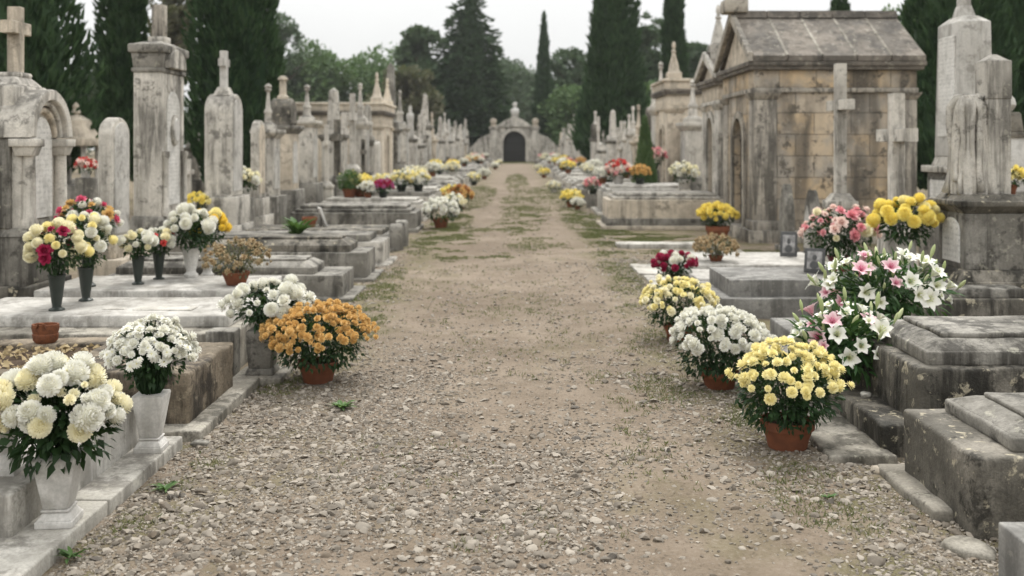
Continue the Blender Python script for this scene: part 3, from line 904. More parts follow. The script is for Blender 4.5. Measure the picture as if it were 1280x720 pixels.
# ------------------------------------------------------------------ ground, path
def ground_mat(name, grassy):
    k = NT(name); p = k.pos()
    ax = k.math('ABSOLUTE', k.node('ShaderNodeSeparateXYZ', {0: p}).outputs[0]); a = k.noise(p, .55, 4, .6); b = k.noise(p, 3.2, 6, .65); c = k.noise(p, 42, 5, .7); d = k.noise(p, 150, 3, .6)
    col = k.mix(k.ramp(a, .32, .68), (.155, .122, .091), (.232, .189, .145))
    col = k.mix(k.ramp(b, .40, .72, 0, .7), col, (.125, .097, .068))
    gr = k.noise(k.mapped(p, (1, .55, 1), (4, 9, 0)), 1.1, 6, .7)
    col = k.mix(k.ramp(gr, .53, .70, 0, grassy * .8), col, (.115, .108, .05))
    gm2 = k.math('MULTIPLY', k.ramp(ax, .75, 1.5), k.ramp(k.noise(k.mapped(p, (1, .8, 1), (21, 3, 0)), 2.4, 6, .7), .42, .62))
    col = k.mix(k.math('MULTIPLY', gm2, .75), col, (.098, .094, .04))
    col = k.mix(k.ramp(c, .5, .75, 0, .5), col, (.29, .255, .21))
    col = k.mix(k.ramp(c, .46, .28, 0, .8), col, (.06, .049, .036))
    vo = k.node('ShaderNodeTexVoronoi', {'Vector': p, 'Scale': 55., 'Randomness': 1.})
    g = k.ramp(vo.outputs['Distance'], .42, .1)
    gm = k.math('MULTIPLY', g, k.ramp(k.noise(p, 1.6, 4), .38, .62, .15, .85))
    vc = k.mix(vo.outputs['Color'], (.10, .087, .07), (.34, .305, .26))
    col = k.mix(k.math('MULTIPLY', gm, .6), col, vc)
    h = k.math('ADD', k.math('MULTIPLY', c, .7), k.math('MULTIPLY', gm, .9)); h = k.math('ADD', h, k.math('MULTIPLY', d, .3))
    return k.done(col, .95, k.bump(h, .8, .012), .1)
ground_mat('earth', .75); ground_mat('gravel_path', .45)

def path_h(x, y):
    p = np.stack([x, y, np.zeros_like(x)], 1)
    h = .022 * vn(p * 1.3) + .010 * vn(p * 4.1 + 9) + .004 * vn(p * 13) * np.clip((16 - y) / 8, 0, 1)
    edge = np.clip((np.abs(x + .12 * vn(p * .8 + 30)) - 1.55) / .5, 0, 1)
    return h * .7 + .012 - .05 * edge

def grid_sheet(name, xs, ys, hf, mat, kind='structure'):
    X, Y = np.meshgrid(xs, ys, indexing='ij')
    z = hf(X.ravel(), Y.ravel()); V = np.column_stack([X.ravel(), Y.ravel(), z]); ny = len(ys)
    A, B = np.meshgrid(np.arange(len(xs) - 1), np.arange(ny - 1), indexing='ij'); A, B = A.ravel(), B.ravel()
    f = np.stack([A * ny + B, (A + 1) * ny + B, (A + 1) * ny + B + 1, A * ny + B + 1], 1)
    o = MB().add(V, [f]).build(name, MATS[mat], smooth=True); o['kind'] = kind
    return o
gx = np.concatenate([[-420, -150, -60, -25], np.arange(-12, 12.1, .5), [25, 60, 150, 420]])
gy = np.concatenate([[-60, -20], np.arange(-4, 30, .5), [35, 45, 60, 80, 110, 160, 260, 480]])
grid_sheet('ground', gx, gy, lambda x, y: -.012 + .012 * vn(np.stack([x, y, x * 0], 1) * .9), 'earth')
grid_sheet('path', np.linspace(-2.15, 2.15, 110), np.concatenate([np.arange(-3, 2.5, .2), np.arange(2.5, 9, .04), np.arange(9, 20, .12), np.arange(20, 104, .6)]), path_h, 'gravel_path')

# gravel: half-sunk flat pebbles, thick at the lower left, thinner up the path
def pebble_mat():
    k = NT('pebble'); g = k.node('ShaderNodeNewGeometry'); p = g.outputs['Position']
    col = k.mix(k.ramp(g.outputs['Random Per Island'], 0, 1), (.125, .108, .087), (.335, .30, .252))
    w = k.node('ShaderNodeTexWhiteNoise', noise_dimensions='1D'); k.l(g.outputs['Random Per Island'], w.inputs['W'])
    col = k.mix(k.ramp(w.outputs['Value'], .72, 1., 0, .8), col, (.14, .107, .075))
    col = k.mix(k.ramp(w.outputs['Value'], .12, 0, 0, .8), col, (.055, .05, .045))
    col = k.mix(k.ramp(k.noise(p, 60, 4), .4, .7, 0, .4), col, (.2, .17, .135))
    return k.done(col, .9, k.bump(k.noise(p, 180, 3), .3, .003), .2)
pebble_mat()
def pebbles():
    iv1, if1 = ico(1); iv2, if2 = ico(2)
    def dens(x, y):
        p = np.stack([x, y, x * 0], 1)
        n = .5 + .5 * fbm(p * 1.15 + 5, 3)
        base = np.where(y < 5.2, 1.0, np.where(y < 7, .55, .22))
        left = np.clip((-.15 - x) / .7, 0, 1) * np.clip((7.6 - y) / 2, 0, 1)
        right = np.clip((x - 1.) / .5, 0, 1) * .35
        edge = np.clip((np.abs(x) - 1.35) / .3, 0, 1) * .35
        bare = np.clip(1 - np.abs(x - .62) / .42, 0, 1) * np.clip((7.5 - y) / 1., 0, 1) * .3
        b = base * np.clip(n * 1.5 - .38, .05, 1.) + left * .55 + right + edge - bare
        return np.clip(b, .03, 1)
    out = MB()
    # bigger stones near, smaller fill everywhere
    for (n, y0, y1, s0, s1, tv, tf, pw) in ((16000, 3.0, 7.8, .009, .029, iv2, if2, 2.8), (85000, 3.0, 8, .004, .014, iv1, if1, 1.6), (36000, 7.3, 14, .008, .024, iv1, if1, 2.2), (14000, 13, 30, .012, .028, iv1, if1, 2.)):
        x = RN.uniform(-1.95, 2.0, n); y = y0 + (y1 - y0) * RN.random(n)
        k = RN.random(n) < dens(x, y)
        x, y = x[k], y[k]; n = len(x)
        s = s0 + (s1 - s0) * RN.random(n) ** pw
        sc = np.stack([s * RN.uniform(.75, 1.35, n), s * RN.uniform(.7, 1.1, n), s * RN.uniform(.35, .65, n)], 1)
        z = np.maximum(path_h(x, y), -.012) + sc[:, 2] * RN.uniform(-.1, .55, n)
        nrm = np.stack([RN.normal(0, .2, n), RN.normal(0, .2, n), np.ones(n)], 1)
        B = basis_z(nrm / np.linalg.norm(nrm, axis=1, keepdims=True), RN.uniform(0, 6.28, n))
        # eight differently knocked-about shapes
        grp = RN.integers(0, 8, n)
        for g in range(8):
            q = grp == g
            v = tv * (1 + .26 * vn(tv * 1.9 + g * 9.7))[:, None] + .20 * vnoise(tv * 1.3 + g * 5.3)
            rc = np.random.default_rng(g + 50)
            for _ in range(7):
                nn = rc.normal(0, 1, 3); nn /= np.linalg.norm(nn); v = v - np.maximum(0, v @ nn - rc.uniform(.42, .8))[:, None] * nn
            out.add(*scatter(v, tf, np.stack([x, y, z], 1)[q], B[q], sc[q]))
    o = out.build('gravel', MATS['pebble'], smooth=38); o['kind'] = 'stuff'
pebbles()

# larger single stones at the edges
def rock(label, x, y, a, b, h, seed, mat='kerb_stone', z=0.):
    v, f = ico(3); r = np.abs(v)
    v = v * np.array([a, b, h]) * (1 + .18 * fbm(v * 1.5 + seed * 7.1, 3))[:, None]
    v[:, 2] = np.minimum(v[:, 2], h * .62 + .04 * h * vn(v * 30))
    o = MB().add(v, f).build('stone', MATS[mat], smooth=True); o.location = (x, y, z)
    return tag(o, label, 'stone')
rock('flat pale stone half sunk in the dirt beside the nearest dark tomb', 1.80, 3.95, .10, .10, .05, 1, 'kerb_stone', .0)
rock('small ochre stone lying against the flat slab below the dark tomb', 1.80, 4.92, .04, .03, .03, 2, 'cream_stone', .0)
rock('small dark grey stone at the end of the white kerb on the left', -1.68, 5.33, .05, .03, .025, 3, 'grey_stone', .01)
rock('round pale pebble lying on the step behind the pink lilies', 2.02, 5.72, .03, .03, .02, 4, 'pale_slab', .175)

# grass: low growth in patches along the edges
def grass():
    spots = [(1.15, 6.3, .55, .6, 260), (.9, 6.7, .4, .5, 130), (2.3, 17.0, .95, 1.3, 4500), (-1.45, 19, .3, 5, 900), (1.45, 19, .3, 6, 900), (1.25, 7.6, .4, .9, 220), (-1.55, 9.5, .3, 2.2, 500), (-.2, 19, .5, 1.2, 400), (.3, 24, .6, 2, 500), (1.75, 17.6, .5, 1.8, 2200), (-1.15, 17.5, .55, 2.2, 1700), (-1.3, 21, .4, 2.5, 1100), (-.9, 14.5, .25, .8, 350),
             (-.25, 14.2, .3, .6, 260), (.35, 16, .5, 1.4, 420), (.15, 21, .5, 3, 700), (1.5, 21, .5, 3.5, 1300), (.1, 28, .5, 5, 900), (1.2, 32, .8, 8, 1800), (-1.2, 32, .6, 8, 1800), (.1, 45, .5, 12, 1200), (0, 96, 2.6, 4, 1400),
             (-1.55, 5.4, .12, .5, 120), (-1.6, 4.35, .1, .5, 90), (-1.5, 6.7, .25, .3, 160), (1.45, 4.5, .3, .5, 220), (1.5, 5.9, .3, .4, 240), (-1.4, 8.5, .3, 1.2, 300), (-1.5, 11, .25, 2, 420), (1.3, 10, .3, 2, 420), (1.4, 13.5, .3, 2, 480),
             (.2, 8.5, .9, 1.8, 260), (-.4, 11, .9, 2.5, 360), (.75, 5.2, .25, .7, 70), (0.1, 4.2, .5, .4, 60), (-.6, 4.9, .4, .6, 60), (3.0, 15.1, 1.3, .35, 700), (-2.6, 6.9, .5, .1, 120)]
    P = []
    for x, y, a, b, n in spots:
        n = int(n * 2.2); r = np.sqrt(RN.random(n)); t = RN.uniform(0, 6.28, n)
        q = np.stack([x + a * r * np.cos(t) + RN.normal(0, a * .12, n), y + b * r * np.sin(t), np.zeros(n)], 1)
        P.append(q[(vn(q * 3.1 + 3) + .6 * vn(q * 9)) > -.05])
    P = np.concatenate(P); n = len(P)
    P[:, 2] = np.maximum(np.where(np.abs(P[:, 0]) < 2.1, path_h(P[:, 0], P[:, 1]), -.01), -.012)
    P = np.repeat(P, 4, 0) + np.concatenate([RN.normal(0, .014, (n * 4, 2)), np.zeros((n * 4, 1))], 1)
    d = np.stack([RN.normal(0, .7, n * 4), RN.normal(0, .7, n * 4), np.ones(n * 4)], 1)
    o = MB().add(*scatter(BLADE[0] * [2.2, 1, 1], BLADE[1], P, basis(d, RN.uniform(0, 6.28, n * 4)), RN.uniform(.008, .026, n * 4) * (1 + .03 * P[:, 1]))).build('grass', MATS['grass_blade'], smooth=True)
    o['kind'] = 'stuff'
grass()

def dark_specks():  # dead leaf bits, many standing in for dark holes and shadow specks
    n = 4200
    x = RN.uniform(-1.7, 1.7, n); y = 4 + 22 * RN.random(n) ** 1.2
    k = vn(np.stack([x * .9, y * .5, x * 0], 1) + 70) > -.25; x, y = x[k], y[k]; n = len(x)
    P = np.stack([x, y, path_h(x, y) + .006], 1)
    d = np.stack([RN.normal(0, 1, n), RN.normal(0, 1, n), RN.normal(0, .25, n)], 1)
    o = MB().add(*scatter(LEAF[0] * [1.9, 1, 1.2], LEAF[1], P, basis(d * [1, 1, .4], RN.normal(0, .25, n)), RN.uniform(.006, .02, n))).build('leaf_and_shade_specks', MATS['leaf_shade_speck'], smooth=True)
    o['kind'] = 'stuff'
dark_specks()

def weed(name, label, loc, r, n, mat='weed_leaf', up=.45, tm=LANCE, seed=1):
    rn = np.random.default_rng(seed)
    a = rn.uniform(0, 6.28, n); d = np.stack([np.cos(a), np.sin(a), rn.uniform(up * .4, up * 1.8, n)], 1)
    o = MB().add(*scatter(tm[0] * [1.4, 1, 1], tm[1], rn.normal(0, r * .08, (n, 3)) * [1, 1, 0], basis(d, rn.normal(0, .3, n)), r * rn.uniform(.5, 1.1, n))).build(name, MATS[mat], smooth=True)
    o.location = loc
    return tag(o, label, 'plant')
weed('weed', 'small bright green weed growing alone in the gravel before the orange mum', (-1.05, 6.05, .01), .10, 26)
weed('weed', 'small green weed at the outer edge of the white kerb slab', (-1.62, 4.62, .01), .07, 18, seed=3)
weed('weed', 'tuft of green weed in the gravel at the bottom left of the kerb', (-1.72, 3.86, .005), .08, 16, seed=4)
weed('weed', 'little green weed in the dirt below the flat slab on the right', (1.42, 4.5, .01), .05, 14, seed=5)
weed('fern', 'green fern-like plant growing on a low grave in front of a cross', (-2.95, 13.5, .40), .34, 40, up=.9, seed=6)

# ------------------------------------------------------------------ LEFT graves, near to far
L = -1
# nearest: white marble surround with a flat kerb slab and grey corner block
t = thing('marble_grave', 'white marble grave surround with a long flat kerb slab at bottom left', 'grave', (-3.0, 4.4, 0))
og = np.array([-3.0, 4.4, 0.])
block(t, 'kerb_slab', 'pale_slab', -2.2, -1.77, 2.9, 4.34, -.04, .058, .01, .003, og); block(t, 'kerb_slab', 'pale_slab', -2.2, -1.765, 4.345, 5.30, -.04, .06, .01, .003, og)
block(t, 'wall', 'white_marble', -2.10, -1.945, 4.26, 5.22, .05, .27, .008, .002, og)
block(t, 'wall', 'white_marble', -4.3, -2.10, 5.06, 5.215, .0, .268, .008, .002, og)
block(t, 'corner_block', 'pale_slab', -2.5, -1.985, 3.92, 4.255, .05, .225, .01, .003, og)
block(t, 'ledger', 'white_marble', -4.3, -2.105, 4.0, 5.055, .0, .20, .01, .003, og)
t = thing('marble_urn', 'large white marble urn on a stepped base, cut off at left', 'urn', (-2.235, 4.30, .20))
MB().add(*tbox(0, 0, 0, .05, .30, .30, .30, .30, .006)).add(*tbox(0, 0, .046, .09, .26, .26, .22, .22, .006)).build('base', MATS['clean_marble'], t)
MB().add(*lathe([(.10, .088), (.085, .12), (.08, .15), (.12, .21), (.14, .28), (.135, .33), (.15, .345), (.15, .36), (.11, .36), (.1, .3)], 28)).build('bowl', MATS['clean_marble'], t)

# brown tomb with a bed of earth
t = thing('stone_grave', 'dark brown stone grave with an open bed of earth and heavy end block', 'grave', (-3.05, 6.1, 0)); og = np.array([-3.05, 6.1, 0.])
block(t, 'kerb_slab', 'kerb_stone', -2.6, -1.71, 5.42, 6.70, -.04, .05, .012, .005, og)
block(t, 'end_block', 'brown_stone', -2.62, -1.82, 5.56, 6.46, .03, .335, .022, .008, og)
block(t, 'kerb', 'brown_stone', -4.35, -2.60, 5.58, 5.74, -.03, .325, .02, .007, og)
block(t, 'kerb', 'brown_stone', -4.35, -2.60, 6.50, 6.72, -.03, .31, .02, .007, og)
V, F = rbox(-4.35, -2.60, 5.74, 6.50, -.03, .285, .01, .05); V = V + .02 * vnoise(V * 7) * (V[:, 2:3] > .2)
MB().add(V, F).build('soil', MATS['soil'], t, og, smooth=True)
n = 420; P = np.stack([RN.uniform(-4.2, -2.65, n), RN.uniform(5.78, 6.48, n), RN.uniform(.285, .315, n)], 1)
d = RN.normal(0, 1, (n, 3)) * [1, 1, .4]
o = MB().add(*scatter(LEAF[0] * [1.6, 1, 1.8], LEAF[1], P, basis(d, RN.normal(0, .6, n)), RN.uniform(.025, .06, n))).build('dead_leaves', MATS['petal_tan'], smooth=True); tag(o, kind='stuff')
t = thing('clay_basket', 'small reddish brown basket pot standing on the brown earth bed', 'basket', (-3.09, 6.56, .305))
V, F = lathe([(.06, 0), (.078, .02), (.084, .06), (.08, .065), (.088, .1), (.086, .125), (.075, .125), (.07, .09)], 20, sy=.8); MB().add(V, F).build('body', MATS['rust_basket'], t)
V, F = tube([(-.03, -.07, .11), (-.01, -.075, .14), (.02, -.07, .135), (.03, -.06, .10)], .008, 6); MB().add(V, F).build('handle', MATS['rust_basket'], t)

# white slab grave with corner pier
t = ledger('broad white marble slab on a grey base, under two dark vases', L, 2.0, 4.3, 7.05, 8.35, .27, .085, .1, 'kerb_stone', 'white_marble', lx=2.10, style='flat', lid_y=(7.32, 8.22), name='slab_grave')
og = np.array(t.location)
block(t, 'corner_pier', 'grey_stone', -2.17, -1.97, 6.98, 7.16, -.03, .30, .012, .004, og); block(t, 'plaque', 'pale_slab', -2.9, -2.45, 7.55, 7.72, .353, .362, .003, 0, og)
block(t, 'plaque', 'pale_slab', -3.15, -2.98, 7.6, 7.66, .353, .36, .003, 0, og)
# planter in front of it
t = thing('stone_planter', 'low square grey stone planter on a flat plinth, holding white flowers', 'planter', (-1.74, 6.88, .0))
MB().add(*rbox(-.17, .17, -.19, .19, -.02, .04, .01, .05)).wear(.003, 6).build('plinth', MATS['kerb_stone'], t, smooth=35)
MB().add(*tbox(0, 0, .036, .085, .20, .22, .17, .19, .015)).build('foot', MATS['grey_stone'], t, smooth=35)
MB().add(*tbox(0, 0, .08, .34, .155, .18, .19, .22, .01, .05)).wear(.002, 6).build('bowl', MATS['grey_stone'], t, smooth=35)
# next white slab
ledger('pale marble slab on two steps, carrying dark vases and a dried plant', L, 2.15, 4.3, 8.72, 9.85, .2, .13, .06, 'grey_stone', 'white_marble', lx=2.28, style='flat', name='slab_grave', foot=(.08, .08))
# coffin shaped ledgers
ledger('low grey ledger tomb with moulded coffin lid, first beyond the orange mum', L, 1.79, 4.25, 10.36, 11.1, .26, .15, .07, 'grey_stone', 'grey_stone', lx=2.1, foot=(.12, .035))
ledger('wider grey ledger tomb with long rounded lid and overhanging base, left row', L, 1.77, 4.25, 11.9, 12.65, .33, .17, .06, 'grey_stone', 'dark_stone', lx=1.98, foot=(.1, .03))
ledger('grey ledger tomb with thin flat lid and square end block, left row', L, 1.77, 4.25, 13.35, 14.15, .32, .09, .06, 'limestone', 'grey_stone', lx=1.95, style='flat', foot=(.1, .03))
t = ledger('low grave slab with two round-topped kerb posts at its path end', L, 1.9, 4.25, 15.2, 16.4, .24, .08, .1, 'grey_stone', 'dark_stone', style='flat', foot=(.06, .04))
og = np.array(t.location)
for y in (15.35, 16.1):
    V, F = prism(arch_out(.22, -.02, .30, .11, 8), -1.92, -1.72, .02); V[:, 1] += y
    MB().add(V, F).build('kerb_post', MATS['grey_stone'], t, og, smooth=35)
ledger('box-shaped grey sarcophagus tomb with projecting lid, left row', L, 1.85, 4.2, 18.6, 19.8, .36, .13, .1, 'grey_stone', 'grey_stone', style='roll', foot=(.05, .06))
ledger('long pale ledger tomb just beyond the grey sarcophagus on the left', L, 1.95, 4.2, 21.3, 22.4, .36, .12, .08, 'limestone', 'pale_slab', style='roll', foot=(.05, .06))
ledger('flat topped pale tomb beyond the long pale ledger, left row', L, 1.95, 4.2, 23.8, 24.9, .4, .1, .08, 'limestone', 'grey_stone', style='flat', foot=(.05, .06))

# ------------------------------------------------------------------ RIGHT graves
Rr = 1
t = thing('granite_kerb', 'pale granite grave kerb cut off at the bottom right corner', 'grave', (2.4, 3.42, 0)); og = np.array([2.4, 3.42, 0.])
block(t, 'base', 'granite', 1.745, 3.4, 2.7, 3.6, -.04, .245, .01, .002, og)
block(t, 'lid', 'granite', 1.9, 3.4, 2.75, 3.5, .243, .33, .012, .002, og)
t = ledger('blackened heavy tomb with moulded lid, nearest on the right', Rr, 1.89, 4.3, 4.08, 4.85, .325, .125, .05, 'dark_stone', 'grey_stone', lx=2.07, wear=.009, r=.022)
og = np.array(t.location)
block(t, 'footing', 'kerb_stone', 1.79, 2.1, 4.28, 4.95, -.04, .03, .02, .012, og)
t = ledger('large dark tomb with sloped slab lid and a step toward the path', Rr, 2.09, 4.3, 5.16, 6.08, .45, .15, .06, 'dark_stone', 'grey_stone', lx=2.17, wear=.007, r=.02)
og = np.array(t.location)
block(t, 'step', 'dark_stone', 1.90, 2.12, 5.14, 6.12, -.03, .16, .02, .007, og)
block(t, 'paving_slab', 'kerb_stone', 1.60, 1.93, 5.02, 6.1, -.04, .04, .014, .012, og)
ledger('low grey tomb slab half hidden behind the lilies', Rr, 1.85, 4.2, 6.95, 7.9, .14, .12, .1, 'grey_stone', 'granite', lx=2.0, style='flat', wear=.005)
ledger('small dark stone tomb below the yellow flowers in white vase', Rr, 3.2, 4.3, 8.2, 9.2, .34, .08, .06, 'dark_stone', 'grey_stone', style='flat', name='low_tomb')
ledger('grey granite tomb with thick plain slab behind the yellow mum', Rr, 1.95, 4.0, 9.35, 10.6, .17, .16, .12, 'granite', 'granite', lx=2.05, style='flat', wear=.002, r=.01)
t = ledger('low white marble slab nearest the grey granite tomb', Rr, 1.95, 4.1, 11.0, 12.1, .05, .07, .08, 'kerb_stone', 'white_marble', lx=2.05, style='flat', wear=.002, name='slab_grave')
t2 = ledger('low white marble slab carrying a dried plant and a photo frame', Rr, 1.95, 4.1, 12.25, 13.95, .05, .08, .1, 'kerb_stone', 'white_marble', lx=2.02, style='flat', wear=.002, name='slab_grave')
og = np.array(t.location); block(t, 'kerb_stone', 'pale_slab', 1.56, 1.9, 10.95, 12.05, -.03, .045, .012, .004, og)
og = np.array(t2.location); block(t2, 'kerb_stone', 'pale_slab', 1.53, 1.88, 12.2, 13.2, -.03, .045, .012, .004, og)
o = thing('stone_strip', 'narrow pale stone strip lying in the grass before the mausoleum', 'slab', (2.5, 15.8, 0)); block(o, 'slab', 'pale_slab', 1.62, 3.2, 15.6, 16.0, -.03, .07, .012, .004, np.array([2.5, 15.8, 0]))
block(o, 'slab', 'kerb_stone', 2.2, 3.4, 14.5, 15.0, -.03, .05, .012, .006, np.array([2.5, 15.8, 0]))
t = ledger('large pale sarcophagus with rounded lid beside the strip of grass', Rr, 1.82, 4.1, 19.35, 20.6, .56, .13, .1, 'cream_stone', 'limestone', style='roll', foot=(.12, .06))
og = np.array(t.location); block(t, 'lower_course', 'grey_stone', 1.79, 4.13, 19.31, 20.64, .05, .2, .01, 0, og)
t = ledger('white topped tomb behind the large pale sarcophagus', Rr, 2.1, 4.2, 23.4, 25.2, .52, .17, .08, 'limestone', 'white_marble', style='roll', foot=(.15, .06))

# ------------------------------------------------------------------ LEFT monuments
XF = 4.35
def put_left(th, w, d): return (-(XF + th / 2), d + w / 2, 0)
# the arched tomb monument at the far left
t = thing('arched_monument', 'tall weathered arched monument with inscribed white panel and cross, far left', 'monument', (-4.63, 9.22, 0)); t.scale = (1, .79, 1)
MB().add(*rbox(-.36, .34, -.55, .55, -.03, .36, .018, .12)).wear(.005, 5).build('plinth', MATS['dark_stone'], t, smooth=35)
MB().add(*rbox(-.32, .30, -.51, .51, .356, .80, .014, .12)).wear(.004, 5).add(*tbox(0, 0, .796, .87, .66, 1.06, .58, .94, .01)).build('pedestal', MATS['grey_stone'], t, smooth=35)
MB().add(*prism(arch_out(.86, .866, 1.70, .36, 18), -.26, .235, .012)).build('body', MATS['limestone'], t, smooth=35)
p = MB().add(*prism(arch_out(.50, .94, 1.62, .25, 16), .22, .258, .004)).build('panel', MATS['inscribed_marble'], t)
a = np.linspace(0, PI, 19)
for i, (r0, r1, xx, m) in enumerate(((.40, .52, .36, 'limestone'), (.345, .40, .31, 'limestone'), (.27, .33, .285, 'cream_stone'))):
    ring = np.concatenate([np.stack([r1 * np.cos(a), 1.68 + r1 * .86 * np.sin(a)], 1), np.stack([r0 * np.cos(a), 1.68 + r0 * .86 * np.sin(a)], 1)[::-1]])
    MB().add(*prism(ring, -.27 if i == 0 else .2, xx, .012)).build('arch_moulding', MATS[m], t, smooth=35)
for s in (-1, 1):
    c = MB().add(*lathe([(.075, .868), (.08, .93), (.062, .96), (.055, 1.5), (.06, 1.52)], 16, 0, .285, s * .39)).build('column', MATS['limestone'], t)
    MB().add(*tbox(.27, s * .40, 1.515, 1.60, .15, .16, .20, .22, .008)).add(*rbox(.15, .385, s * .40 - .13, s * .40 + .13, 1.597, 1.67, .01, 9, 1)).build('capital', MATS['limestone'], c)
    MB().add(*rbox(-.30, .15, s * .43 - .06, s * .43 + .06, .866, 1.67, .012, .1)).build('pilaster', MATS['grey_stone'], t, smooth=35)
MB().add(*rbox(-.34, .1, -.5, .5, 1.665, 1.76, .015, 9, 1)).build('cornice', MATS['grey_stone'], t)
q = MB().add(*rbox(-.25, .16, -.40, .40, 1.755, 2.16, .03, .1)).wear(.004, 5); q.add(*tbox(-.045, .06, 2.155, 2.24, .36, .62, .22, .40, .02)).add(*rbox(-.15, .06, -.03, .29, 2.236, 2.29, .02, 9, 1)); q.build('attic', MATS['limestone'], t, smooth=35)
cross_part(t, 'cream_stone', 2.285, .62, .46, .115, .12, -.04, y=.13)

stele('narrow round-topped pale headstone left of the tall pillar monument', put_left(.15, .52, 10.75), 0, .15, .52, 1.92, 'round', .2, ((.16, .42), (.06, .18)), None, 'limestone', 'white_marble', 'cream_stone')
pillar('tall pillar monument with oval medallion, heavy cap and broken cross', put_left(.34, .86, 12.25), 0, .34, .86, .74, 2.52, .40, (.48, 0, .15), 'limestone')
stele('broad round-topped stone headstone with a small carved cross on top', put_left(.42, .66, 15.3), 0, .42, .66, 2.42, 'round', .30, ((.14, .42), (.09, .44)), (.68, .30, .12), 'limestone', 'white_marble')
stele('slim round-topped headstone with a cross arm, right of the broad headstone', put_left(.13, .5, 16.9), 0, .13, .5, 2.05, 'round', .25, ((.12, .45), (.06, .3)), None, 'limestone', 'cream_stone')
spire_monument('slender limestone spire monument behind the slim headstone, left row', put_left(.3, .6, 17.9), 0, .3, .6, .7, 1.75, 2.75, 'limestone')
spire_monument('monument with blackened domed cap and carved finial, left row', put_left(.48, .7, 19.4), 0, .48, .7, .75, 1.85, 3.0, 'cream_stone', kind='dome')
spire_monument('pale shrine monument with knobbed finial before the cream mausoleum', put_left(.35, .65, 21.4), 0, .35, .65, .8, 2.0, 2.95, 'limestone')
cross_monument('dark stone cross on a pedestal in front of the cream mausoleum', (-4.25, 23.9, 0), 0, .42, .9, 1.35, .8, .17, .15, 'grey_stone', 'dark_stone')
cross_monument('small dark iron-grey cross close against the cream mausoleum', (-4.1, 27.0, 0), 0, .35, .7, 1.1, .55, .12, .1, 'grey_stone', 'dark_stone')
stele('slim pale headstone close before the cream mausoleum, nearest the path', (-4.05, 29.4, 0), 0, .16, .42, 1.75, 'round', .15, ((.08, .3),), None, 'pale_stone', 'pale_stone', panel=0)
cross_monument('thin dark iron cross on a grey block before the cream mausoleum', (-4.75, 30.3, 0), 0, .34, .9, 1.35, .42, .07, .06, 'grey_stone', 'dark_stone')
cross_monument('slender pale cross between the knobbed shrine and the dark stone cross', (-4.3, 22.8, 0), 0, .34, .8, 1.3, .5, .1, .09, 'limestone', 'pale_stone')
stele('narrow pale pointed headstone right of the dark stone cross', (-4.4, 25.4, 0), 0, .14, .36, 1.85, 'point', .3, ((.08, .3),), None, 'limestone', 'pale_stone', panel=0)
mausoleum('long cream mausoleum with flat stone roof and two pinnacles, left row', (-4.4, 34.3, 0), 0, 2.7, 2.9, 2.75, 3.1, 'clean_cream', 'clean_cream', 'clean_cream', .8, 1.8, finial='pair', flatroof=True)
spire_monument('tall obelisk on a dark urn-shaped pedestal beyond the cream mausoleum', put_left(.6, .9, 37.0), 0, .6, .9, .9, 2.1, 4.75, 'grey_stone', kind='obelisk')
spire_monument('stone monument with statue beside the tall obelisk, left row', put_left(.6, .9, 40.0), 0, .6, .9, .8, 2.2, 3.9, 'limestone', kind='spire')

# ------------------------------------------------------------------ RIGHT monuments
# draped broken column with square pillar
t = thing('draped_monument', 'weathered monument with draped figure against a square pillar, far right', 'monument', (4.15, 8.88, 0), PI)
MB().add(*rbox(-.42, .40, -.44, .44, -.03, .335, .022, .08)).wear(.007, 5).build('plinth', MATS['brown_stone'], t, smooth=35)
MB().add(*rbox(-.34, .32, -.37, .37, .33, .44, .014, .1)).add(*tbox(0, 0, .436, .53, .64, .70, .54, .60, .012)).wear(.003, 6).build('step', MATS['dark_stone'], t, smooth=35)
MB().add(*rbox(-.26, .25, -.275, .275, .525, 1.02, .014, .08)).wear(.003, 6).build('pedestal', MATS['grey_stone'], t, smooth=35)
MB().add(*tbox(0, 0, 1.016, 1.08, .50, .54, .62, .66, .01)).add(*rbox(-.32, .32, -.34, .34, 1.076, 1.13, .014, .1)).add(*tbox(0, 0, 1.126, 1.18, .56, .60, .46, .5, .01)).build('cornice', MATS['dark_stone'], t, smooth=35)
p = MB().add(*prism(arch_out(.34, .58, .85, .12, 10), .24, .262, .004)).build('plaque', MATS['inscribed_marble'], t)
w = MB().add(*tube([(.10 * math.cos(i / 10 * 6.283) * .9, -.282, .89 + .075 * math.sin(i / 10 * 6.283)) for i in range(11)], .018, 6)).build('wreath', MATS['grey_stone'], t, smooth=True)
MB().add(*rbox(-.22, -.02, -.13, .13, 1.175, 2.02, .012, .1)).add(*rbox(-.225, -.015, -.135, .135, 2.016, 2.36, .012, .1)).add(*sq([(.105, 2.355), (.02, 2.42)], -.12, 0)).build('pillar', MATS['limestone'], t, smooth=35)
# drapery: a hooded cloth with deep hanging folds
ns, nh = 72, 46; V = []
for k in range(nh):
    u = k / (nh - 1); z = 1.178 + .87 * u
    env = 1. if u < .9 else max(0., 1 - ((u - .9) / .1) ** 2.2) ** .5
    for_r = 1.16 - .22 * u + .05 * math.sin(u * 7)
    for i in range(ns):
        th = i / ns * 2 * PI; c, s_ = math.cos(th), math.sin(th)
        sup = (abs(c) ** 3.2 + abs(s_) ** 3.2) ** (-1 / 3.2)
        sway = .5 * math.sin(u * 3.1 + th * 2)
        f = (.022 * math.sin(th * 7 + sway) + .02 * max(0, math.sin(th * 11 + sway * 2)) + .010 * math.sin(th * 23 + u * 4)) * min(1, (1 - u) * 5) * (1.1 - .3 * u)
        rr = (.118 * for_r * sup + f * .8) * env + .001
        V.append((.085 + rr * c, -.03 + rr * s_ * 1.12 + .05 * (u - .5) ** 2, z))
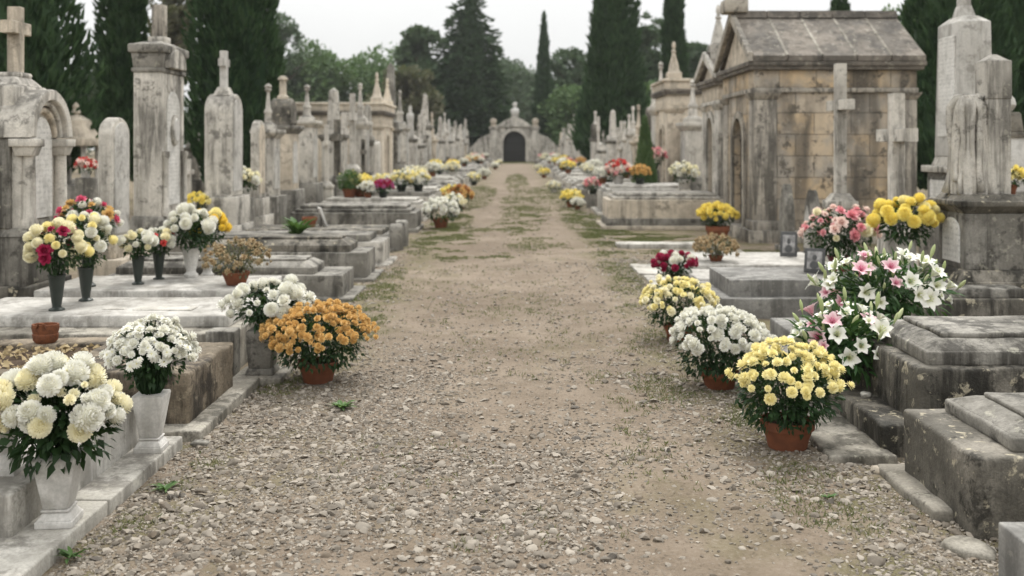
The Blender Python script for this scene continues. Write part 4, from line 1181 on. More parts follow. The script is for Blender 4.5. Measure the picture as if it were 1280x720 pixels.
V = np.array(V); a = np.arange(ns); b = (a + 1) % ns
F = [np.stack([a + k * ns, b + k * ns, b + (k + 1) * ns, a + (k + 1) * ns], 1) for k in range(nh - 1)] + [(a + (nh - 1) * ns)[None]]
q = MB().add(V, F); rn = np.random.default_rng(8)
for i, th in enumerate(np.linspace(-2.6, 2.6, 13) + np.random.default_rng(4).normal(0, .09, 13)):     # deep hanging folds
    c, s_ = math.cos(th), math.sin(th); sup = (abs(c) ** 3 + abs(s_) ** 3) ** (-1 / 3); zb = 1.18 + (.25 * rn.random() if i % 3 == 1 else 0)
    pts = [(.085 + .125 * k * sup * c + .012 * math.sin(z * 9 + i * 2), -.03 + .150 * k * sup * s_ + .014 * math.sin(z * 7 + i), z) for k, z in ((.25, 2.045), (.7, 2.03), (.98, 1.95), (1.0, 1.8), (.99, 1.6), (1.02, 1.4), (1.1, (1.4 + zb) / 2), (1.2, zb))]
    q.add(*tube(pts, np.array([.02, .03, .034, .03, .028, .03, .034, .04]) * rn.choice([.45, .7, .9, 1.1, 1.35]), 8))
q.build('drapery', MATS['limestone'], t, smooth=True)

# white block monument behind
t = thing('block_monument', 'tall white inscribed block monument with cross shaft, right edge', 'monument', (5.57, 12.34, 0), PI)
MB().add(*rbox(-.36, .36, -.5, .5, -.03, .75, .016, .2)).build('plinth', MATS['grey_stone'], t, smooth=35)
MB().add(*rbox(-.28, .28, -.42, .42, .746, 1.28, .012, .2)).build('pedestal', MATS['grey_stone'], t, smooth=35)
MB().add(*rbox(-.34, .34, -.48, .48, 1.276, 1.36, .014, .2)).add(*tbox(0, 0, 1.356, 1.48, .5, .76, .42, .68, .01)).build('cornice', MATS['limestone'], t, smooth=35)
MB().add(*rbox(.275, .296, -.3, .3, .85, 1.18, .004, 9, 1)).build('plaque', MATS['inscribed_marble'], t)
c = MB().add(*tbox(0, 0, 1.476, 3.12, .44, .68, .385, .61, .012)).add(*tbox(0, 0, 3.116, 3.2, .385, .61, .20, .34, .01)).build('shaft', MATS['white_marble'], t, smooth=35)
MB().add(*prism([[-.24, 1.72], [.24, 1.72], [.22, 2.95], [-.22, 2.95]], .20, .2235, .004)).build('panel', MATS['inscribed_marble'], t)
MB().add(*tbox(0, 0, 3.196, 3.34, .2, .24, .13, .15, .008)).build('cross_base', MATS['white_marble'], t)
cross_part(t, 'white_marble', 3.335, .9, .5, .14, .12)

cross_monument('tall stone cross on square pedestal before the mausoleum side wall', (4.32, 13.2, 0), PI, .40, .98, 1.72, .76, .135, .135, 'limestone', 'limestone')
cross_monument('plain pale stone cross behind the pink roses and yellow flowers', (4.45, 11.6, 0), PI, .40, .70, 1.52, .90, .15, .15, 'limestone', 'limestone')
stele('small pointed grey headstone at the foot of the mausoleum corner', (4.2, 15.35, 0), PI, .14, .44, 1.02, 'point', .6, ((.05, .1),), None, 'grey_stone', 'white_marble', panel=0)
stele('second small pointed headstone, mottled white, right of the first one', (4.25, 14.2, 0), PI, .14, .44, .98, 'point', .55, ((.05, .1),), None, 'grey_stone', 'white_marble', panel=.6)
stele('low narrow grey headstone behind the yellow flowers in white vase', (4.5, 10.3, 0), PI, .16, .40, 1.05, 'flat', .1, ((.06, .12),), None, 'grey_stone', 'white_marble', panel=0)
t = thing('urn_monument', 'white pedestal with grey cap and pointed urn at right edge', 'monument', (6.62, 13.5, 0), PI)
MB().add(*rbox(-.3, .3, -.3, .3, -.03, 1.0, .014, .3)).build('plinth', MATS['grey_stone'], t)
MB().add(*tbox(0, 0, .996, 1.72, .46, .46, .40, .40, .012)).build('pedestal', MATS['clean_marble'], t)
MB().add(*rbox(-.23, .23, -.23, .23, 1.716, 1.79, .012, 9, 1)).add(*tbox(0, 0, 1.786, 2.06, .40, .40, .34, .34, .03)).build('cap', MATS['dark_stone'], t)
MB().add(*lathe([(.08, 2.05), (.13, 2.09), (.17, 2.16), (.15, 2.24), (.06, 2.36), (.035, 2.42), (.055, 2.46), (.03, 2.51), (.01, 2.53)], 18)).build('urn', MATS['white_marble'], t)
mausoleum('sandstone mausoleum with pitched slab roof, dark rain streaks and arched door', (4.03, 17.85, 0), PI, 2.66, 2.42, 3.0, 3.96, finial='block')
mausoleum('narrow pale chapel tomb with dark doorway beside the sandstone mausoleum', (4.1, 20.75, 0), PI, 1.6, 1.65, 2.95, 3.5, 'cream_stone', 'limestone', 'roof_stone', .7, 2.0, finial='single', slabs=3)
mausoleum('cream flat-roofed mausoleum with a corner pinnacle, right row', (4.1, 27.6, 0), PI, 2.8, 2.3, 3.1, 3.4, 'clean_cream', 'cream_stone', 'cream_stone', .75, 1.9, finial='corner', flatroof=True)

# photo frames
def photo_frame(label, loc, rz, w, h):
    t = thing('photo_frame', label, 'photo frame', loc, rz)
    def lean(V):
        V = V.copy(); a = math.radians(20); y, z = V[:, 1].copy(), V[:, 2].copy()
        V[:, 1] = y * math.cos(a) + z * math.sin(a); V[:, 2] = -y * math.sin(a) + z * math.cos(a) + .008; return V
    V, F = rbox(-w / 2, w / 2, -.012, .012, 0, h, .006, .1); MB().add(lean(V), F).build('frame', MATS['frame_black'], t, smooth=35)
    V, F = rbox(-w * .36, w * .36, -.0155, -.010, h * .14, h * .86, .002, 9, 1); p = MB().add(lean(V), F).build('picture', MATS['photo_glass'], t)
    # a dim head-and-shoulders portrait
    q = MB(); a = np.linspace(0, 2 * PI, 18, endpoint=False)
    for cx, cz, rx, rz2 in ((0, h * .60, w * .11, h * .12), (0, h * .30, w * .22, h * .16)):
        o = np.stack([cx + rx * np.cos(a), cz + rz2 * np.sin(a)], 1); n = len(o)
        V = np.concatenate([np.column_stack([o[:, 0], np.full(n, -.0172), o[:, 1]]), np.column_stack([o[:, 0], np.full(n, -.014), o[:, 1]])])
        i = np.arange(n); j = (i + 1) % n
        q.add(lean(V), [i[None], np.stack([i, i + n, j + n, j], 1)])
    q.build('portrait', MATS['frame_black'], p)
    V, F = rbox(-.03, .03, 0, .008, 0, h * .8, .003, 9, 1); V[:, 1] += .02 + (h * .8 - V[:, 2]) * .0 + .12 - V[:, 2] / (h * .8) * -.05
    MB().add(V, F).build('stand', MATS['frame_black'], t)
photo_frame('grey framed photograph leaning on the white marble slab', (3.62, 13.15, .135), -.35, .22, .34)
photo_frame('black framed photograph leaning on the grey granite tomb, near pink roses', (2.98, 9.9, .335), -.45, .20, .25)
t = thing('memorial_plaque', 'small white plaque leaning beside a clay pot in the left row', 'plaque', (-3.03, 16.0, .32), .3)
V, F = rbox(-.02, .02, -.14, .14, 0, .30, .006, 9, 1); V[:, 0] -= V[:, 2] * .35; MB().add(V, F).build('slab', MATS['clean_marble'], t)
V, F = rbox(-.1, -.06, -.04, .04, 0, .2, .004, 9, 1); MB().add(V, F).build('prop', MATS['grey_stone'], t)
o = pot_mb(.12, .16).build('clay_pot', MATS['terracotta']); o.location = (-3.25, 15.8, .32); tag(o, 'empty terracotta pot behind the leaning white plaque, left row', 'pot')
# ------------------------------------------------------------------ NEAR FLOWERS
bl = bloom
vase_bouquet('big bunch of white chrysanthemum heads in square marble vase, bottom left', (-1.865, 4.08, .058), 'square', 'clean_marble', .285, .175, (.255, .22, .225), .125,
             [(bl('ball', 'white'), 5), (bl('ball', 'cream'), 2), (bl('pom', 'white'), 2.5, .6), (bl('pom', 'cream'), 1.5, .5)], 100, .045, 21, .075, 520, 88, off=(-.03, .02), rz=.1)
# the small sprays at its right side
rn = np.random.default_rng(3)
vase_bouquet('round bunch of small white daisies in the second square marble vase', (-1.845, 5.06, .058), 'square', 'clean_marble', .29, .165, (.205, .19, .17), .19,
             [(bl('pom', 'white'), 2), (bl('daisy', 'white'), 3, 1.05)], 190, .025, 22, .05, 420, 92, rz=.05)
potted_mum('orange chrysanthemum bush in terracotta pot at the left path edge', (-1.325, 6.72, .0), .36, .37, .135, .14, [(bl('pom', 'orange'), 3), (bl('pom', 'orange'), 1, .8)], 340, .0265, 23, leaf=.055, nl=900, hi=88)
t = vase_bouquet('loose white chrysanthemums filling the low stone planter', (-1.74, 6.90, .34), 'urn', 'grey_stone', .02, .1, (.30, .26, .17), .12, [(bl('ball', 'white'), 2), (bl('pom', 'white'), 3, .8)], 44, .05, 24, .07, 420, 95, name='planter_flowers', cat='flowers', off=(.06, .02))
vase_bouquet('cream and crimson chrysanthemums in the dark vase nearest the arched monument', (-3.48, 7.57, .355), 'cone', 'dark_vase', .27, .135, (.20, .19, .20), .17,
             [(bl('ball', 'cream'), 5, 1.), (bl('ball', 'yellow'), 1), (bl('rose', 'crimson'), 3, 1.)], 34, .048, 25, .07, 300, 98)
vase_bouquet('yellow and white chrysanthemums in the second dark vase on the white slab', (-3.46, 8.04, .355), 'cone', 'dark_vase', .27, .13, (.17, .17, .22), .18,
             [(bl('ball', 'white'), 3), (bl('ball', 'yellow'), 3), (bl('ball', 'cream'), 2)], 26, .046, 26, .06, 260, 100)
vase_bouquet('tall bunch of white flowers with pink roses and lily buds behind', (-3.86, 9.02, .33), 'cone', 'dark_vase', .46, .15, (.25, .22, .20), .12,
             [(bl('ball', 'white'), 5), (bl('rose', 'rose'), 2), (bl('rose', 'orange'), 1)], 34, .046, 27, .08, 300, 100)
vase_bouquet('cream chrysanthemums in the left of a pair of dark vases', (-3.47, 9.18, .332), 'cone', 'dark_vase', .255, .125, (.15, .15, .13), .09,
             [(bl('ball', 'cream'), 4), (bl('ball', 'white'), 2)], 18, .045, 28, .055, 220, 95)
vase_bouquet('white flowers with one red bloom in the right dark vase of a pair', (-3.40, 9.52, .332), 'cone', 'dark_vase', .255, .125, (.15, .15, .12), .09,
             [(bl('ball', 'white'), 3), (bl('rose', 'red'), 2), (bl('ball', 'cream'), 1)], 16, .045, 29, .055, 220, 95)
vase_bouquet('large white chrysanthemums in a round white marble vase', (-3.15, 9.70, .332), 'round', 'clean_marble', .28, .17, (.22, .2, .20), .15,
             [(bl('ball', 'white'), 1)], 18, .062, 30, .07, 420, 80)
vase_bouquet('yellow chrysanthemums in white vase just behind the large white bunch', (-3.12, 10.12, .28), 'round', 'clean_marble', .30, .16, (.2, .18, .18), .17,
             [(bl('ball', 'gold'), 3), (bl('ball', 'yellow'), 2)], 20, .055, 31, .06, 260, 90)
potted_mum('withered tan plant in terracotta bowl on the pale marble slab', (-2.55, 9.12, .332), .29, .30, .125, .12, [(bl('dried', 'tan'), 3), (bl('dried', 'dry'), 2)], 95, .036, 32, leaf=.05, nl=240, potkind='bowl', leafm='olive_leaf', hi=105, name='dried_plant', cat='dried plant')
# ---- right side
potted_mum('pale yellow chrysanthemum bush in terracotta pot nearest the camera', (1.445, 5.27, .0), .285, .37, .14, .15, [(bl('pom', 'yellow'), 3), (bl('pom', 'yellow'), 2, .8)], 120, .033, 41, leaf=.058, nl=900, hi=80)
potted_mum('white chrysanthemum bush, middle one of three at right path edge', (1.36, 6.60, .0), .315, .41, .13, .11, [(bl('pom', 'white'), 1)], 165, .034, 42, leaf=.055, nl=850, hi=86)
potted_mum('yellow chrysanthemum bush behind the white one, right path edge', (1.34, 8.12, .0), .30, .38, .12, .14, [(bl('pom', 'yellow'), 3), (bl('pom', 'cream'), 2)], 170, .030, 43, leaf=.05, nl=700, hi=84)
potted_mum('small burgundy and white chrysanthemum in brown pot on white kerb', (1.80, 11.15, .045), .225, .25, .105, .11, [(bl('ball', 'crimson'), 5), (bl('ball', 'white'), 2)], 44, .042, 44, leaf=.05, nl=380, hi=92, potmat='rust_basket')
potted_mum('withered brown plant lying low on the white marble slab', (2.58, 12.75, .13), .27, .26, .10, .08, [(bl('dried', 'dry'), 3), (bl('dried', 'tan'), 2)], 80, .045, 45, leaf=.06, nl=200, leafm='olive_leaf', hi=112, name='dried_plant', cat='dried plant', potkind='bowl')
potted_mum('golden yellow chrysanthemum in large terracotta pot beside the mausoleum door', (3.42, 16.75, .0), .30, .36, .2, .27, [(bl('ball', 'lemon'), 1)], 60, .05, 46, leaf=.06, nl=420, hi=88)
vase_bouquet('pink and blush rose arrangement in dark red pot on the granite tomb', (3.33, 10.2, .33), 'round', 'red_pot', .15, .26, (.37, .28, .27), .22,
             [(bl('rose', 'pink'), 4), (bl('rose', 'blush'), 4), (bl('ball', 'cream'), 2), (bl('rose', 'blush'), 1)], 52, .054, 47, .075, 520, 92, cat='flower arrangement')
vase_bouquet('bright yellow chrysanthemum heads in a tall white marble vase', (3.56, 9.05, .42), 'round', 'clean_marble', .34, .2, (.27, .24, .22), .13,
             [(bl('ball', 'lemon'), 3), (bl('ball', 'yellow'), 1)], 30, .058, 48, .075, 320, 86)
def lilies(label, loc, R3, zc, n, nb, seed, vmat, vh, vw, pinkw):
    t = thing('lily_bouquet', label, 'lilies', loc)
    vase_mb('cone', vh, vw).build('vase', MATS[vmat], t)
    c = np.array([0, 0, vh + zc]); R3 = np.array(R3); rn = np.random.default_rng(seed)
    V, F = foliage_mb(420, R3, 0, 125, .12, seed, LANCE, .1, .35, 1.0); mb = MB().add(V + c, F)
    V, F = foliage_mb(420, R3 * .85, 0, 150, .07, seed + 5, LEAF, .3, .3, 1.); mb.add(V + c, F)
    P, D = dome_points(n, R3, 0, 98, seed, .09)
    for q in P: mb.add(*tube([(0, 0, vh * .7), tuple(c + q * .45), tuple(c + q * .96)], .005, 4))
    mb.build('foliage', MATS['lily_leaf'], t, smooth=True)
    put_blooms(t, [(lily('white'), 1 - pinkw), (lily('pink'), pinkw)], P + c, D + [[0, -.25, 0]], .072, seed)
    P, D = dome_points(nb, R3 * 1.12, 0, 80, seed + 3, .12)
    for q, dd in zip(P, D):
        e = euler_from(dd + np.array([0, 0, .9]) + rn.normal(0, .25, 3), rn.uniform(0, 6)); place(lily_bud(), 'bud', t, tuple(q + c), e, rn.uniform(.055, .085))
    return t
lilies('large spray of white and pink lilies on the low grey slab', (2.56, 6.95, .26), (.42, .30, .26), .16, 46, 30, 51, 'dark_vase', .14, .2, .24)
lilies('lower spray of pink and white lilies on the dark tomb step', (1.99, 5.98, .16), (.27, .22, .22), .08, 40, 16, 52, 'dark_vase', .15, .13, .3)

# ------------------------------------------------------------------ FAR FLOWERS: one prototype of each colour, then copies
def proto(kindcol, seed, pot, r=.27):
    t = thing('flower_pot', 'x', 'potted flowers', (0, 0, -50))
    pot_mb(.13, .17, 'terracotta').build('pot', MATS[pot], t)
    c = np.array([0, 0, .17 + r * .45]); R3 = np.array([r, r, r * .75])
    V, F = foliage_mb(200, R3 * .95, 0, 145, .07, seed); MB().add(V + c, F).build('foliage', MATS['mum_leaf'], t, smooth=True)
    P, D = dome_points(38, R3, 0, 95, seed, .08); q = {}
    rn = np.random.default_rng(seed)
    for i in range(len(P)):
        me = bloom(*kindcol[rn.integers(len(kindcol))]); m = me.materials[0]
        mb = q.setdefault(m.name, MB()); nv = len(me.vertices); v = np.empty(nv * 3, np.float32); me.vertices.foreach_get('co', v)
        tt = np.empty(nv, np.float32); me.attributes['tint'].data.foreach_get('value', tt)
        fs = {}
        for p in me.polygons: fs.setdefault(len(p.vertices), []).append(p.vertices[:])
        e = np.array(euler_from(D[i] + np.array([0, 0, .3]), rn.uniform(0, 6)).to_matrix())
        mb.add(v.reshape(-1, 3) * .058 * rn.uniform(.8, 1.2) @ e.T + P[i] + c, [np.array(g) for g in fs.values()], tt)
    for k, mb in q.items(): mb.build('flower_heads', MATS[k], t, smooth=True, tint=True)
    return t
PROT = {k: (proto(a, s, p), w) for k, (a, s, p, w) in dict(
    white=([('pom', 'white')], 61, 'terracotta', 'white'), yellow=([('pom', 'yellow'), ('pom', 'lemon')], 62, 'terracotta', 'yellow'),
    cream=([('pom', 'cream'), ('pom', 'white')], 63, 'clean_marble', 'cream'), orange=([('pom', 'orange'), ('pom', 'orange')], 64, 'dark_vase', 'orange'),
    pink=([('pom', 'pink'), ('pom', 'blush')], 65, 'dark_vase', 'pink'), crimson=([('pom', 'crimson'), ('pom', 'mauve')], 66, 'dark_vase', 'crimson'),
    mixed=([('pom', 'yellow'), ('pom', 'white')], 67, 'dark_vase', 'yellow and white'), rust=([('pom', 'rust'), ('pom', 'orange')], 68, 'terracotta', 'rust brown'),
    salmon=([('pom', 'blush'), ('pom', 'red')], 69, 'clean_marble', 'salmon pink')).items()}
used = set()
def far_flower(k, loc, scl, label, group=None):
    p = PROT[k][0]
    if k not in used:
        used.add(k); o = p; o.location = loc; o.scale = (scl,) * 3; o['label'] = label
    else: o = dup(p, loc, R.uniform(0, 6), label, None, (scl,) * 3)
    if group: o['group'] = group
    return o
# mid distance, each on its own
for k, px, d, z, s, lab in (
    ('white', 551, 19.4, .0, 1.15, 'white chrysanthemum in terracotta pot alone at the left path edge'), ('cream', 566, 22.3, .0, 1.05, 'cream white bunch just beyond the lone white pot at left path edge'),
    ('rust', 575, 25.2, .0, 1.2, 'rust brown chrysanthemum bush at left path edge beyond the white pots'), ('yellow', 714, 25.8, .0, .95, 'yellow chrysanthemum pot standing at the right path edge'),
    ('white', 722, 24.9, .0, .62, 'small white flower pot tucked in front of the yellow one, right edge'),
    ('yellow', 450, 22.1, .48, 1.0, 'yellow flowers on the flat topped tomb near the dark cross'), ('crimson', 479, 21.8, .48, .8, 'crimson flowers on the long pale ledger, left row'),
    ('white', 460, 21.7, .48, .7, 'small white flowers left of the crimson ones, left row'), ('mixed', 502, 24.3, .5, 1.0, 'yellow and white bunch on the flat topped pale tomb, left row'),
    ('mixed', 523, 24.4, .5, 1.0, 'yellow bunch at the path end of the flat topped pale tomb'), ('mixed', 478, 24.2, .5, .85, 'yellow bunch set furthest from the path on the flat pale tomb'),
    ('cream', 305, 16.5, .75, .95, 'cream flowers between the broad headstone and the slim one'), ('yellow', 245, 15.0, .55, .7, 'small yellow flowers between pillar monument and broad headstone'),
    ('salmon', 108, 16.0, 1.1, .6, 'red and salmon flowers behind the narrow headstone at left'),
    ('cream', 855, 22.3, .66, 1.15, 'cream and white flowers in pale pot on the tomb before the chapel'), ('salmon', 773, 24.2, .69, 1.1, 'salmon flowers on the white topped tomb, right row'),
    ('orange', 800, 24.0, .69, .9, 'orange flowers at the back of the white topped tomb'), ('white', 753, 24.3, .69, .8, 'white flowers at the path end of the white topped tomb'),
    ('pink', 741, 26.2, .35, .85, 'pink flowers beside the path end of the white topped tomb'), ('pink', 817, 25.6, 1.0, 1.1, 'bright pink flowers beside the small conical evergreen'),
    ('yellow', 1262, 12.5, 1.0, .7, 'yellow and brown flowers before the white pedestal at right edge')):
    X = at(px, d)
    far_flower(k, (X, d, z), s, lab)
    if k in ('pink',) or px in (245, 305, 108, 1262, 855):
        h = z - .003
        o = MB().add(*tbox(X, d, -.03, h, .34, .34, .26, .26, .01)).build('flower_stand', MATS['grey_stone' if px != 855 else 'limestone'])
        tag(o, {741: 'low grey stone block under the pink flowers, right row', 817: 'grey stone block under the bright pink flowers by the evergreen', 245: 'low grey block under the small yellow flowers, left', 305: 'grey block under the cream flowers by the slim headstone', 108: 'tall grey block under the red and salmon flowers', 1262: 'grey block under the yellow flowers at right edge', 855: 'pale block under the cream and white flowers by the chapel'}[px], 'block')
potted_mum('leafy green pot plant in terracotta pot by the dark cross, left row', (at(437, 21.9), 21.9, .48), .28, .42, .16, .2, [(bl('pom', 'yellow'), 1)], 3, .03, 71, leaf=.09, nl=420, name='pot_plant', cat='pot plant', leafm='weed_leaf')

# ------------------------------------------------------------------ FAR ROWS of ledgers, monuments and flowers
def ordinal(i):
    W = 'first second third fourth fifth sixth seventh eighth ninth tenth eleventh twelfth thirteenth fourteenth fifteenth sixteenth seventeenth eighteenth nineteenth twentieth'.split()
    if i < 20: return W[i]
    T = {20: 'twenty', 30: 'thirty', 40: 'forty'}
    n = i + 1; return {20: 'twentieth', 30: 'thirtieth', 40: 'fortieth'}[n] if n % 10 == 0 else T[n // 10 * 10] + '-' + W[n % 10 - 1]
ys = list(np.arange(27.2, 96, 2.3))
tp = None
mats = ['limestone', 'grey_stone', 'cream_stone']
P3 = [ledger('x', Rr, 1.95, 4.1, -50.7, -49.3, .36, .12, .1, a, b, style=s, foot=(.06, .06)) for a, b, s in (('limestone', 'pale_slab', 'roll'), ('grey_stone', 'grey_stone', 'flat'), ('limestone', 'grey_stone', 'chamfer'))]
first = [True] * 3; top_at = {}
for side, sn in ((-1, 'left'), (1, 'right')):
    for i, y in enumerate(ys):
        k = R.randrange(3); lab = f'{("pale", "grey", "two-toned")[k]} ledger tomb in the far {sn} row, {ordinal(len(ys) - 1 - i)} from the gate'
        loc = (side * (3.02 + R.uniform(-.12, .12)), y + R.uniform(-.15, .15), 0); sc = (1, 1, R.uniform(.8, 1.15)); rz = 0 if side > 0 else PI
        if first[k]: o = P3[k]; first[k] = False; o.location = loc; o.rotation_euler.z = rz; o.scale = sc; o['label'] = lab
        else: o = dup(P3[k], loc, rz, lab, None, sc)
        o['group'] = 'ledger tombs in the far rows'; top_at[(side, i)] = (loc[1], .48 * sc[2])

# named far monuments of the right row, read off the photograph: column, distance, height
far_m = [(1, 712, 76, 4.1, 'spire', 'limestone'), (1, 725, 66, 3.8, 'spire', 'pale_stone'), (1, 737, 56, 3.6, 'dome', 'pale_stone'), (1, 757, 46, 3.3, 'obelisk', 'pale_stone'), (1, 770, 41, 2.65, 'spire', 'pale_stone'),
         (1, 786, 36.5, 3.15, 'spire', 'cream_stone'), (1, 802, 32.6, 3.6, 'dome', 'pale_stone'), (1, 819, 30.2, 2.9, 'statue', 'limestone'),
         (-1, 518, 43.5, 3.4, 'statue', 'pale_stone'), (-1, 530, 47.5, 2.9, 'cross', 'limestone'), (-1, 545, 55, 3.5, 'spire', 'cream_stone'), (-1, 554, 61, 3.4, 'obelisk', 'pale_stone'), (-1, 565, 69, 3.5, 'statue', 'pale_stone'), (-1, 577, 81, 3.1, 'spire', 'pale_stone'), (-1, 584, 90, 3.3, 'statue', 'cream_stone'), (-1, 592, 96, 3.2, 'obelisk', 'limestone'),
         (1, 700, 90, 3.3, 'cross', 'limestone'), (1, 693, 97, 3.0, 'obelisk', 'cream_stone'), (1, 747, 51, 2.4, 'cross', 'limestone')]
cnt = {}
word = dict(spire='spired', dome='domed', obelisk='obelisk', statue='statue-topped', cross='cross-topped')
for side, px, d, h, kind, m in sorted(far_m, key=lambda q: -q[2]):
    sn = 'left' if side < 0 else 'right'
    i = cnt.get((side, kind), 0); cnt[(side, kind)] = i + 1
    spire_monument(f'far {word[kind]} stone monument in the {sn} row, {ordinal(i)} of its kind from the gate', (side * 4.55, d, 0), 0 if side < 0 else PI, .5, .62, .7, h * .52, h, m, kind=kind, group='monuments in the far rows')
# smaller steles filling the rows and the second rows behind
prs = [stele('x', (0, 0, -60), 0, .18, .6, 1.5, 'round', .25, ((.1, .3),), None, 'pale_stone', 'white_marble'), stele('x', (0, 0, -60), 0, .2, .6, 1.45, 'shoulder', .35, ((.1, .3),), (.5, .3, .09), 'limestone', 'white_marble'),
       cross_monument('x', (0, 0, -60), 0, .42, .7, 1.3, .66, .15, .13, 'pale_stone', 'pale_stone'), spire_monument('x', (0, 0, -60), 0, .45, .6, .6, 1.5, 2.5, 'pale_stone', kind='spire'), spire_monument('x', (0, 0, -60), 0, .5, .7, .6, 1.5, 2.7, 'limestone', kind='obelisk')]
nm = ['round-topped headstone', 'shouldered headstone', 'pale stone cross', 'small spired monument', 'grey obelisk']
cat_rows = []
for side in (-1, 1):
    taken = sorted(q[2] for q in far_m if q[0] == side) + ([34.3, 33, 35.5, 37, 40] if side < 0 else [27.6, 28.5, 26.6])
    for y in np.arange(25.6, 97, 1.45):
        if min(abs(y - t) for t in taken) > .8: cat_rows.append((side, 'front', side * 4.62, y + R.uniform(-.2, .2)))
    for row, xx in (('second', 7.0), ('third', 9.8)):
        for y in np.arange(15, 90, 3.2 if row == 'second' else 4.):
            yy = y + R.uniform(-.8, .8); x = side * (xx + R.uniform(-.4, .4))
            if side > 0 and yy < 29.5 and xx < 8: continue
            if side < 0 and 31 < yy < 38 and xx < 8: continue
            cat_rows.append((side, row, x, yy))
used_p = [True] * 5; cn = {}
for side, row, x, y in sorted(cat_rows, key=lambda q: -q[3]):
    k = R.choice([0, 0, 1, 2, 2, 3, 3, 3, 4]); sn = 'left' if side < 0 else 'right'
    i = cn.get((side, row, k), 0); cn[(side, row, k)] = i + 1
    lab = f'{nm[k]} in the {row} far row on the {sn}, {ordinal(i)} from the gate'
    s = R.uniform(.85, 1.15) * (.62 if y < 24 else 1.); zs = R.uniform(1.1, 1.6) if row == 'front' else 1.; rz = (0 if side < 0 else PI) + R.uniform(-.05, .05)
    if used_p[k]: o = prs[k]; used_p[k] = False; o.location = (x, y, 0); o.rotation_euler.z = rz; o.scale = (s, s, s * zs); o['label'] = lab
    else: o = dup(prs[k], (x, y, 0), rz, lab, None, (s, s, s * zs))
    o['group'] = 'stones in the rows behind'
# flowers on the far ledgers
fl = []
for side in (-1, 1):
    for i, y in enumerate(ys):
        yy, h = top_at[(side, i)]
        for j in range(R.choice([0, 1, 1, 1, 2])):
            x = side * (R.uniform(1.25, 1.7) if R.random() < .28 else R.uniform(2.2, 3.9))
            fl.append((side, yy + R.uniform(-.35, .35), x, h if abs(x) > 2 else 0))
cn = {}
for side, y, x, h in sorted(fl, key=lambda q: -q[1]):
    k = R.choice(['white', 'white', 'white', 'yellow', 'yellow', 'cream', 'cream', 'mixed', 'orange', 'pink', 'salmon', 'rust']); sn = 'left' if side < 0 else 'right'
    i = cn.get((side, k), 0); cn[(side, k)] = i + 1
    far_flower(k, (x, y, h - .004), R.uniform(.8, 1.15), f'far {PROT[k][1]} flowers, {sn} row, {ordinal(i)} of that colour from the gate', 'far pots of flowers')

# a distant columned tomb at the left, seen between cypress and headstone
t = thing('aedicule_tomb', 'cream columned tomb with carved finials far behind the left headstones', 'mausoleum', (-9.6, 21.8, 0)); t.scale = (.8, .8, .85)
MB().add(*rbox(-.5, .5, -.6, .6, -.03, .9, .02, 9, 1)).build('base', MATS['grey_stone'], t)
for x in (-.4, .4):
    for y in (-.45, .45): MB().add(*lathe([(.1, .896), (.1, .97), (.075, 1.0), (.065, 1.8), (.1, 1.9)], 12, 0, x, y)).build('column', MATS['limestone'], t)
MB().add(*rbox(-.52, .52, -.62, .62, 1.896, 2.1, .02, 9, 1)).add(*sq([(.5, 2.096), (.32, 2.4), (.3, 2.55), (.1, 2.7)], 0, 0)).build('canopy', MATS['cream_stone'], t)
MB().add(*lathe([(.08, 2.68), (.14, 2.75), (.08, 2.85), (.1, 2.92), (.02, 3.02)], 10)).build('finial', MATS['cream_stone'], t)

# ------------------------------------------------------------------ GATE at the end of the path
t = thing('arched_gate', 'stone gateway with dark arched opening and pediment closing the path', 'gate', (0, 100, 0)); G = MATS
def ypr(out, y0, y1, r=.03):    # outline in (x,z), extruded along Y
    V, F = prism(np.asarray(out), y0, y1, r); return np.stack([-V[:, 1], V[:, 0], V[:, 2]], 1) * [-1, 1, 1], [f[:, ::-1] for f in F]
hw, sp = 1.12, 2.0; a = np.linspace(0, PI, 17)
for s in (1, -1):
    inner = [(s * hw, -.03), (s * hw, sp)] + [(s * hw * math.cos(q), sp + hw * math.sin(q)) for q in a[1:9]]
    o = [(s * 1.75, -.03), (s * 1.75, 3.55), (0, 3.55)] + inner[::-1]
    MB().add(*ypr(o if s > 0 else o[::-1], -.4, .4)).build('wall', G['limestone'], t, smooth=35)
    MB().add(*rbox(s * 2.1 - .36, s * 2.1 + .36, -.55, .45, -.03, 3.35, .03, 9, 1)).add(*rbox(s * 2.1 - .46, s * 2.1 + .46, -.65, .55, 3.346, 3.55, .03, 9, 1)).build('pier', G['limestone'], t, smooth=35)
    MB().add(*sq([(.3, 3.545), (.3, 3.75), (.2, 3.8), (.34, 4.1), (.3, 4.3), (.05, 4.45)], s * 2.1, -.05)).build('pier_cap', G['cream_stone'], t)
    o = [(s * 2.45, -.03), (s * 2.45, 2.9), (s * 3.4, 2.5), (s * 4.4, 1.5), (s * 6.5, 1.2), (s * 6.5, -.03)]
    MB().add(*ypr(o if s < 0 else o[::-1], -.25, .2)).build('side_wall', G['limestone'], t, smooth=35)
ring = [(1.42 * math.cos(q), sp + 1.42 * math.sin(q)) for q in a] + [(hw * math.cos(q), sp + hw * math.sin(q)) for q in a[::-1]]
MB().add(*ypr(ring, -.5, -.3)).build('arch_ring', G['pale_stone'], t, smooth=35)
MB().add(*rbox(-1.75, 1.75, -.6, .5, 3.546, 3.75, .03, 9, 1)).build('cornice', G['limestone'], t)
MB().add(*ypr([(-1.6, 3.746), (1.6, 3.746), (.9, 4.25), (.4, 4.45), (-.4, 4.45), (-.9, 4.25)], -.4, .35)).build('pediment', G['limestone'], t, smooth=35)
q = MB()
